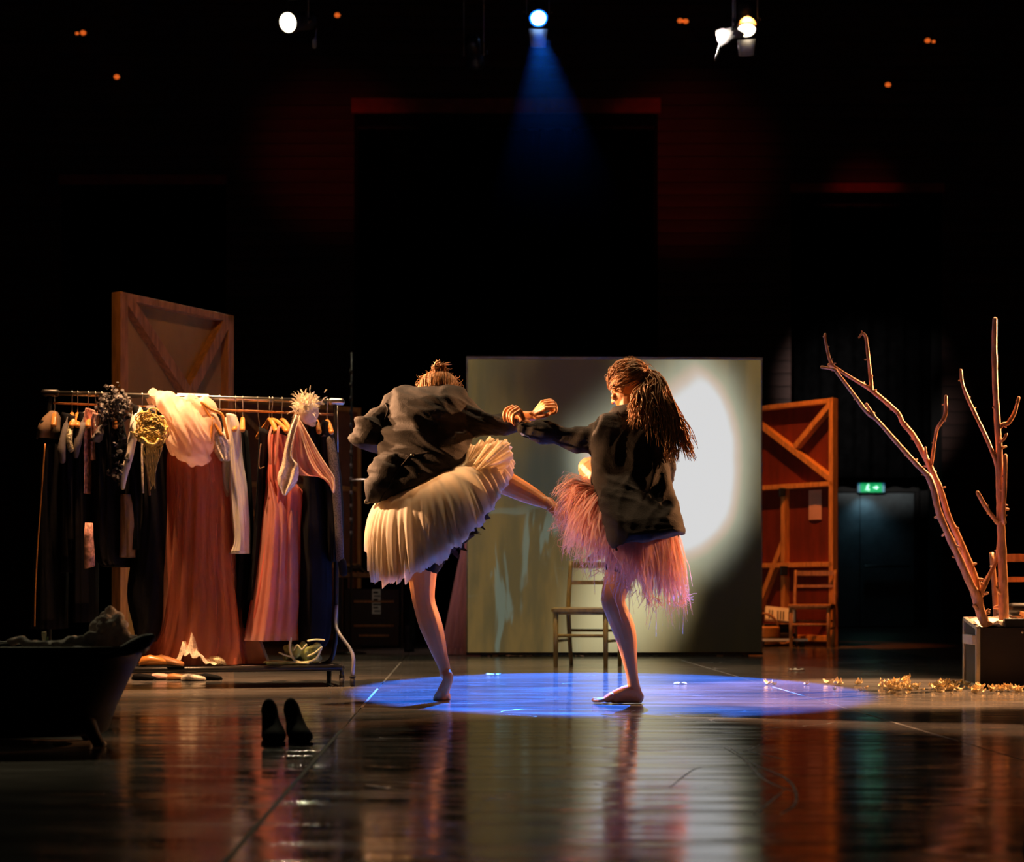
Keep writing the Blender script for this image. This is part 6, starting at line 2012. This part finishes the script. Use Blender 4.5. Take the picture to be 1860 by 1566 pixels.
# stiff flounces of tulle lifted by the kicking leg, fanned out to the upper right
rr = random.Random(15)
for k_, (root, tip, off) in enumerate((
        (((838, 872), (846, 846)), ((850, 812), (868, 804), (886, 797), (904, 795)), 0.00),
        (((842, 874), (854, 850)), ((880, 812), (900, 802), (916, 800), (929, 804)), -0.05),
        (((846, 876), (862, 858)), ((904, 806), (922, 810), (929, 822), (932, 833)), -0.10),
        (((850, 878), (868, 864)), ((918, 826), (927, 836), (920, 850), (908, 862)), -0.03))):
    q_ = cr([(*W(x, y, 7.80 + off)[:],) for x, y in tip], 8)
    a_, b_ = W(root[0][0], root[0][1], 7.84 + off * 0.5), W(root[1][0], root[1][1], 7.86 + off * 0.5)
    g = []
    for i, e_ in enumerate(q_):
        f_ = i / (len(q_) - 1)
        r0 = a_.lerp(b_, f_)
        e_ = V(e_)
        ln = 1 + 0.05 * (rr.random() - 0.5)
        g.append([r0.lerp(e_, u * ln) + V((0, -0.022 * math.sin(i * 1.25 + k_) * u - 0.03 * math.sin(PI * u), 0.010 * math.sin(i * 0.8) * u)) for u in np.linspace(0, 1, 8)])
    so = obj('tulle_layer', MB().sheet(g), 'cream_tulle', p1)
    so.modifiers.new('sub', 'SUBSURF').render_levels = 1
# torn tails at the lower left hem and the dark underskirt edge on the right
rr = random.Random(9)
mb = MB()
for i in range(10):
    px = rr.uniform(703, 720)
    a_ = W(px, 1012, 7.68)
    mb.ribbon([a_, a_ + V((0.003, 0, -0.03)), a_ + V((rr.uniform(-0.012, 0.02), 0, rr.uniform(-0.05, -0.085)))], [0.016, 0.012, 0.002], V((1, 0.4, 0)).normalized())
tag(obj('torn_tulle', mb, 'cream_tulle', p1), kind='stuff')
mb = MB()
for i in range(34):
    u = rr.random()
    px, py = 800 + 88 * u + rr.gauss(0, 3), 1012 - 92 * u ** 1.25 + rr.gauss(0, 5)
    a_ = W(px, py - 4, 7.70 + rr.uniform(0, 0.15))
    mb.ribbon([a_, a_ + V((rr.uniform(-0.01, 0.02), 0, -0.02)), a_ + V((rr.uniform(-0.02, 0.035), 0, rr.uniform(-0.02, -0.05)))], [0.03, 0.03, 0.006], V((0.9, 0.4, 0.3)).normalized())
tag(obj('underskirt_ruffle', mb, 'dark_feather', p1), kind='stuff')

# ---- right dancer: standing on one leg, left arm stretched to the other, hair in a long ponytail
p2 = thing('person', FL(1130, 1277), 'person with a long ponytail on one leg in a black jacket and pink tulle skirt', 'person')
mb = MB()
oval_loft(mb, [(1095, 960, 1205, 955, 7.72, 0.11), (1092, 920, 1206, 915, 7.72, 0.125), (1100, 880, 1198, 878, 7.71, 0.11), (1102, 845, 1194, 842, 7.71, 0.10), (1096, 805, 1196, 802, 7.71, 0.11), (1092, 778, 1196, 776, 7.72, 0.105), (1105, 760, 1185, 758, 7.73, 0.085), (1120, 752, 1165, 750, 7.74, 0.06)])
chain(mb, [(1143, 765, 7.74, 0.055), (1143, 745, 7.745, 0.050), (1143, 725, 7.75, 0.050)])
H2, R2 = head(mb, W(1141, 702, 7.76), (-0.72, 0.62, -0.34), (-0.25, 0.10, 0.96), 1.04)
chain(mb, [(1150, 930, 7.72, 0.105), (1143, 975, 7.71, 0.094), (1133, 1020, 7.70, 0.082), (1122, 1055, 7.69, 0.068), (1114, 1086, 7.68, 0.059), (1118, 1106, 7.685, 0.056), (1130, 1134, 7.70, 0.057), (1138, 1162, 7.70, 0.050), (1143, 1195, 7.70, 0.038), (1148, 1225, 7.70, 0.029), (1151, 1245, 7.70, 0.029), (1154, 1256, 7.70, 0.030)])
chain(mb, [(1159, 1266, 7.70, 0.029), (1152, 1259, 7.70, 0.034), (1138, 1258, 7.695, 0.035), (1122, 1263, 7.69, 0.030), (1104, 1269, 7.685, 0.021)])
chain(mb, [(1158, 1270, 7.70, 0.027), (1140, 1270, 7.695, 0.020), (1118, 1270, 7.685, 0.026)])
chain(mb, [(1110, 1266, 7.66, 0.018), (1110, 1266, 7.69, 0.022), (1112, 1266, 7.72, 0.018)], 12, 3)
for i in range(5):
    o_ = (i - 2) * 0.0175
    L = (1.0, 0.98, 0.9, 0.8, 0.66)[i]
    big = 0.0125 if i == 0 else 0.0085
    chain(mb, [(1106, 1268, 7.688 + o_ * -1, 0.014), (1106 - 14 * L, 1271.5, 7.684 - o_, big), (1106 - 27 * L, 1273.2 if i else 1271.5, 7.68 - o_, big)], 10, 3)
# raised leg
chain(mb, [(1140, 925, 7.74, 0.100), (1120, 900, 7.82, 0.088), (1095, 874, 7.92, 0.074), (1076, 856, 8.0, 0.063), (1072, 852, 8.02, 0.061), (1080, 880, 8.03, 0.054), (1090, 920, 8.0, 0.055), (1096, 960, 7.95, 0.040), (1100, 990, 7.92, 0.030)])
chain(mb, [(1102, 992, 7.92, 0.028), (1092, 1003, 7.92, 0.028), (1080, 1012, 7.92, 0.024), (1072, 1016, 7.92, 0.018)])
# left arm to the other dancer
chain(mb, [(1100, 788, 7.72, 0.052), (1070, 796, 7.72, 0.046), (1030, 793, 7.73, 0.042), (995, 787, 7.74, 0.036), (968, 778, 7.745, 0.028), (955, 770, 7.745, 0.0245)])
# hand gripping the other dancer's wrist: back of the hand up and to the right, fingers over the top and down the near left side
hw = W(953, 768, 7.745)
kp = ((931, 739, 7.80), (937, 740, 7.778), (941, 742, 7.756), (945, 746, 7.736))
kn = [W(*q) for q in kp]
fg = []
for i, q in enumerate(kp):
    fg.append([W(q[0] - 12, q[1] + 5 + i, q[2] - 0.028), W(q[0] - 16 + i * 0.8, q[1] + 16 + i, q[2] - 0.045), W(q[0] - 14 + i, q[1] + 25, q[2] - 0.040)])
hand(mb, hw, kn, fg, [W(950, 766, 7.79), W(944, 760, 7.83), W(936, 764, 7.86), W(930, 771, 7.86)], 0.025)
# right arm hanging bent, forearm forward
chain(mb, [(1190, 786, 7.70, 0.052), (1204, 820, 7.68, 0.046), (1211, 853, 7.68, 0.042), (1196, 876, 7.78, 0.034), (1178, 888, 7.90, 0.026)])
hw = W(1178, 888, 7.90)
kn = [hw + V((-0.05, 0.05, 0.012 - 0.017 * i)) for i in range(4)]
hand(mb, hw, kn, [[q + V((-0.024, 0.024, -0.004)), q + V((-0.034, 0.020, -0.022)), q + V((-0.026, 0.006, -0.034))] for q in kn], [hw + V((-0.01, 0.02, 0.02)), hw + V((-0.03, 0.05, 0.034)), hw + V((-0.05, 0.065, 0.036)), hw + V((-0.065, 0.07, 0.03))])
link('body', ground(remesh(mb, 0.0037, 4)), 'skin', p2)
eyes(H2, p2, 1.04)

TIE = W(1172, 676, 7.73)
cap = MB()
rings = []
for i in range(12):
    ph = 0.05 + 1.95 * i / 11
    ring = []
    for j in range(36):
        th = 2 * PI * j / 36
        front = max(0, math.sin(th))
        pp = ph * (1 - 0.26 * front) if i > 3 else ph
        ring.append(onhead(H2, th, pp, 1.07 + 0.02 * math.sin(j * 5) * (i / 11)))
    rings.append(ring[::-1])
cap.loft(rings)
hair2 = link('hair', remesh(cap, 0.006, 4), 'hair_brown', p2)
rr = random.Random(12)
mb = MB()
for i in range(420):
    th = rr.uniform(0, 2 * PI)
    ph = rr.uniform(0.5, 2.05) * (1 - 0.24 * max(0, math.sin(th)))
    a_ = onhead(H2, th, ph, 1.10)
    m_ = (a_ + TIE) / 2
    ctr = V(H2(0, -0.012, 0.022))
    m_ = ctr + (m_ - ctr).normalized() * max((m_ - ctr).length, 0.108)
    strand(mb, [a_, a_.lerp(m_, 0.5) + (a_ - ctr).normalized() * 0.006, m_, TIE + V((rr.gauss(0, 0.008), rr.gauss(0, 0.008), rr.gauss(0, 0.010)))], rr.uniform(0.0022, 0.0038), 5, 3)
for i in range(40):
    th = rr.uniform(0, 2 * PI)
    a_ = onhead(H2, th, rr.uniform(0.3, 1.5), 1.1)
    dv = (a_ - ctr).normalized()
    strand(mb, [a_, a_ + dv * 0.012 + V((0.01, 0, 0)), a_ + dv * 0.014 + V((0.035, 0, -0.03))], 0.001, 4, 3)
tag(obj('strands', mb, 'hair_brown', hair2), kind='stuff')
mb = MB()
tips = []
for i in range(520):
    q = rr.random()
    if q < 0.42:       # the long tail swinging out to the right
        tx, ty = rr.uniform(1206, 1236), rr.uniform(800, 842)
        mx, my = 1212 + (tx - 1221) * 0.6, 742
    elif q < 0.62:
        tx, ty = 1244 + rr.gauss(10, 6), rr.uniform(800, 838)
        mx, my = 1216 + rr.uniform(-6, 6), 738
    elif q < 0.85:
        tx, ty = rr.uniform(1168, 1210), rr.uniform(745, 812)
        mx, my = 1184 + (tx - 1190) * 0.5, 715
    else:
        tx, ty = rr.uniform(1138, 1165), rr.uniform(738, 782)
        mx, my = 1165 + rr.uniform(-6, 4), 715
    dz = rr.uniform(-0.06, 0.03)
    mid = W(mx + rr.gauss(0, 5), my + rr.gauss(0, 6), 7.66 + dz)
    tip = W(tx, ty, 7.585 + dz * 0.8)
    sh = W(1192 + rr.gauss(0, 5) if tx > 1180 else 1176 + rr.gauss(0, 4), 690 + rr.gauss(0, 4), 7.70 + dz * 0.5)
    strand(mb, [TIE + V((rr.gauss(0, 0.008), rr.gauss(0, 0.008), rr.gauss(0, 0.008))), sh, mid, (mid + tip) / 2 + V((rr.gauss(0, 0.012), rr.gauss(0, 0.008), rr.gauss(0, 0.012))), tip], rr.uniform(0.003, 0.006), 5, 4)
tag(obj('ponytail', mb, 'hair_brown', hair2), kind='stuff')
obj('hair_tie', MB().tube([TIE + V((0.016 * math.cos(q), 0.012 * math.sin(q), 0.016 * math.sin(q))) for q in np.linspace(0, 2 * PI, 18)], 0.006, 8), 'rubber', hair2)

mb = MB()


def corner(th):
    d_ = (th - (2 * PI - 2.45))
    return 0.085 * math.exp(-(d_ / 0.42) ** 2)


rows = [(1118, 748, 1168, 746, 7.75, 0.06), (1094, 757, 1188, 754, 7.73, 0.09), (1080, 772, 1200, 768, 7.72, 0.115), (1074, 800, 1207, 795, 7.71, 0.13), (1075, 835, 1212, 828, 7.70, 0.14), (1078, 870, 1216, 866, 7.68, 0.165), (1086, 915, 1224, 910, 7.64, 0.225), (1096, 950, 1231, 945, 7.60, 0.275)]
q = cr(rows, 3)
rings = [oring(*r, 60, e=min(4.0, 2.0 + 0.5 * i)) for i, r in enumerate(q)]
rings.append(oring(1101, 966, 1236, 966, 7.59, 0.29, 60, None, lambda th: corner(th) * 0.7, 4.0))
rings.append(oring(1104, 974, 1237, 970, 7.585, 0.295, 60, None, corner, 4.0))
mb.loft(rings)
chain(mb, [(1100, 790, 7.72, 0.078), (1075, 800, 7.72, 0.068), (1040, 796, 7.725, 0.062), (1005, 790, 7.735, 0.058), (978, 783, 7.74, 0.049), (958, 779, 7.745, 0.042)])
chain(mb, [(1190, 785, 7.70, 0.072), (1203, 818, 7.68, 0.064), (1210, 852, 7.675, 0.060), (1202, 872, 7.74, 0.054), (1188, 884, 7.83, 0.048)])
me = remesh(mb, 0.0075, 6)
displace(me, folds(0.25, 1, 1.6, 8, 0.018, 5.5))
displace(me, folds(1, -0.4, 3, 16, 0.006, 1.7))
jk2 = link('jacket', me, 'charcoal', p2)
so = obj('collar', MB().loft([oring(1116, 748, 1172, 742, 7.745, 0.07, 36), oring(1113, 742, 1174, 736, 7.745, 0.078, 36), oring(1108, 750, 1180, 745, 7.745, 0.095, 36), oring(1103, 760, 1186, 755, 7.74, 0.112, 36)], False), 'charcoal', jk2)
so.modifiers.new('s', 'SOLIDIFY').thickness = 0.006
obj('hem_tab', MB().ribbon([W(1228, 968, 7.66), W(1231, 980, 7.66), W(1234, 993, 7.66)], [0.02, 0.012, 0.004], V((0.8, 0.6, 0))), 'charcoal', jk2)
obj('lining_cuff', MB().loft([oring(944, 786, 962, 795, 7.72, 0.035, 20), oring(948, 792, 964, 796, 7.71, 0.03, 20)], False), 'lining_blue', jk2)

mb = MB()
oval_loft(mb, [(1092, 905, 1208, 900, 7.72, 0.13), (1094, 940, 1206, 938, 7.72, 0.135), (1100, 970, 1198, 968, 7.72, 0.12)], 30)
chain(mb, [(1148, 950, 7.72, 0.11), (1138, 1000, 7.71, 0.10), (1131, 1030, 7.70, 0.088)])
link('shorts', remesh(mb, 0.009, 5), 'black_cloth', p2)

s2 = 7.7 / F
wc2 = W(1142, 893, 7.71)
T2 = [V((-14 * s2, 0, -126 * s2)), V((114 * s2, 0, -62 * s2)), V((-8 * s2, 0.30, 58 * s2))]
wx2, wy2 = V((0.145, 0, 0.0)), V((0, 0.125, 0.0))
for i, (up, ok, sc_, ruff, waves, rag) in enumerate(((0.055, 0.05, 0.86, 0.014, 34, 0.28), (0.04, 0.035, 0.82, 0.014, 41, 0.3), (0.02, 0.02, 0.78, 0.014, 29, 0.3))):
    g = tutu_layer(wc2, wx2, wy2, wc2 + T2[0], T2[1], T2[2], up, ok, 420, 10, waves, ruff, 150 + i, rag, scale=sc_)
    obj('tulle_layer', MB().sheet(g), 'pink_tulle', p2)
M['pink_wisp'] = mat('pink_wisp', (0.86, 0.50, 0.42), 0.8, var=0.25, scale=9, trans=0.45, clear=0.42)
rr = random.Random(77)
mb = MB()
for i in range(1150):   # hanging torn strips
    th = rr.uniform(0, 2 * PI)
    if rr.random() < 0.35:
        th = PI + rr.gauss(0, 0.7)
    c_, s_ = math.cos(th), math.sin(th)
    lift = rr.uniform(0, 1) ** 1.5
    a = wc2 + wx2 * c_ + wy2 * s_
    e = wc2 + T2[0] + T2[1] * c_ + T2[2] * s_
    left = max(0, -c_)
    e = e + V((0, 0, 1)) * (0.20 * left * rr.uniform(-0.35, 1) + 0.04 * rr.uniform(-1, 1))
    ln = rr.uniform(0.80, 1.10)
    out = (T2[1] * c_ + T2[2] * s_).normalized()
    m_ = a.lerp(e, 0.45) + out * (0.05 + 0.05 * lift) + V((0, 0, 0.05 + 0.05 * lift))
    side = out.cross(V((0, 0, 1))).normalized()
    pts, wid = [], []
    j1, j2, j3 = rr.uniform(-1, 1), rr.uniform(-1, 1), rr.uniform(-1, 1)
    w0 = rr.uniform(0.006, 0.022)
    for k in range(9):
        u = k / 8 * ln
        p = bez(a, m_, e, u)
        w_ = max(0, u - 0.45)
        p += side * (0.075 * j1 * u + 0.10 * j2 * w_ * math.sin(u * 9 + j3 * 3)) + out * 0.09 * j3 * w_ + V((0, 0, 0.05 * j1 * w_ * math.cos(u * 8) - 0.10 * max(0, u - 0.85)))
        pts.append(p)
        wid.append(w0 * (1 - 0.82 * (k / 8) ** 2.2) * (1 + 0.2 * math.sin(k * 2 + j1)))
    sd = (side + out * rr.uniform(-0.6, 0.6) + V((0, 0, rr.uniform(-0.3, 0.3)))).normalized()
    mb.ribbon(pts, wid, sd)
tag(obj('tulle_strips', mb, 'pink_wisp', p2), kind='stuff')
mb = MB()
for i in range(260):   # curled threads at the torn hem
    th = rr.uniform(0, 2 * PI)
    c_, s_ = math.cos(th), math.sin(th)
    e = wc2 + T2[0] + T2[1] * c_ + T2[2] * s_ + V((0, 0, 0.20 * max(0, -c_) * rr.uniform(-0.3, 0.6) + 0.03))
    pts = [e]
    d_ = V((c_ * 0.4 + rr.uniform(-0.5, 0.5), rr.uniform(-0.3, 0.3), -1)).normalized()
    for k in range(4):
        d_ = (d_ + V((rr.uniform(-0.9, 0.9), rr.uniform(-0.5, 0.5), rr.uniform(-0.5, 0.6)))).normalized()
        pts.append(pts[-1] + d_ * rr.uniform(0.010, 0.022))
    strand(mb, pts, 0.0022, 4, 3)
tag(obj('loose_threads', mb, 'pink_wisp', p2), kind='stuff')
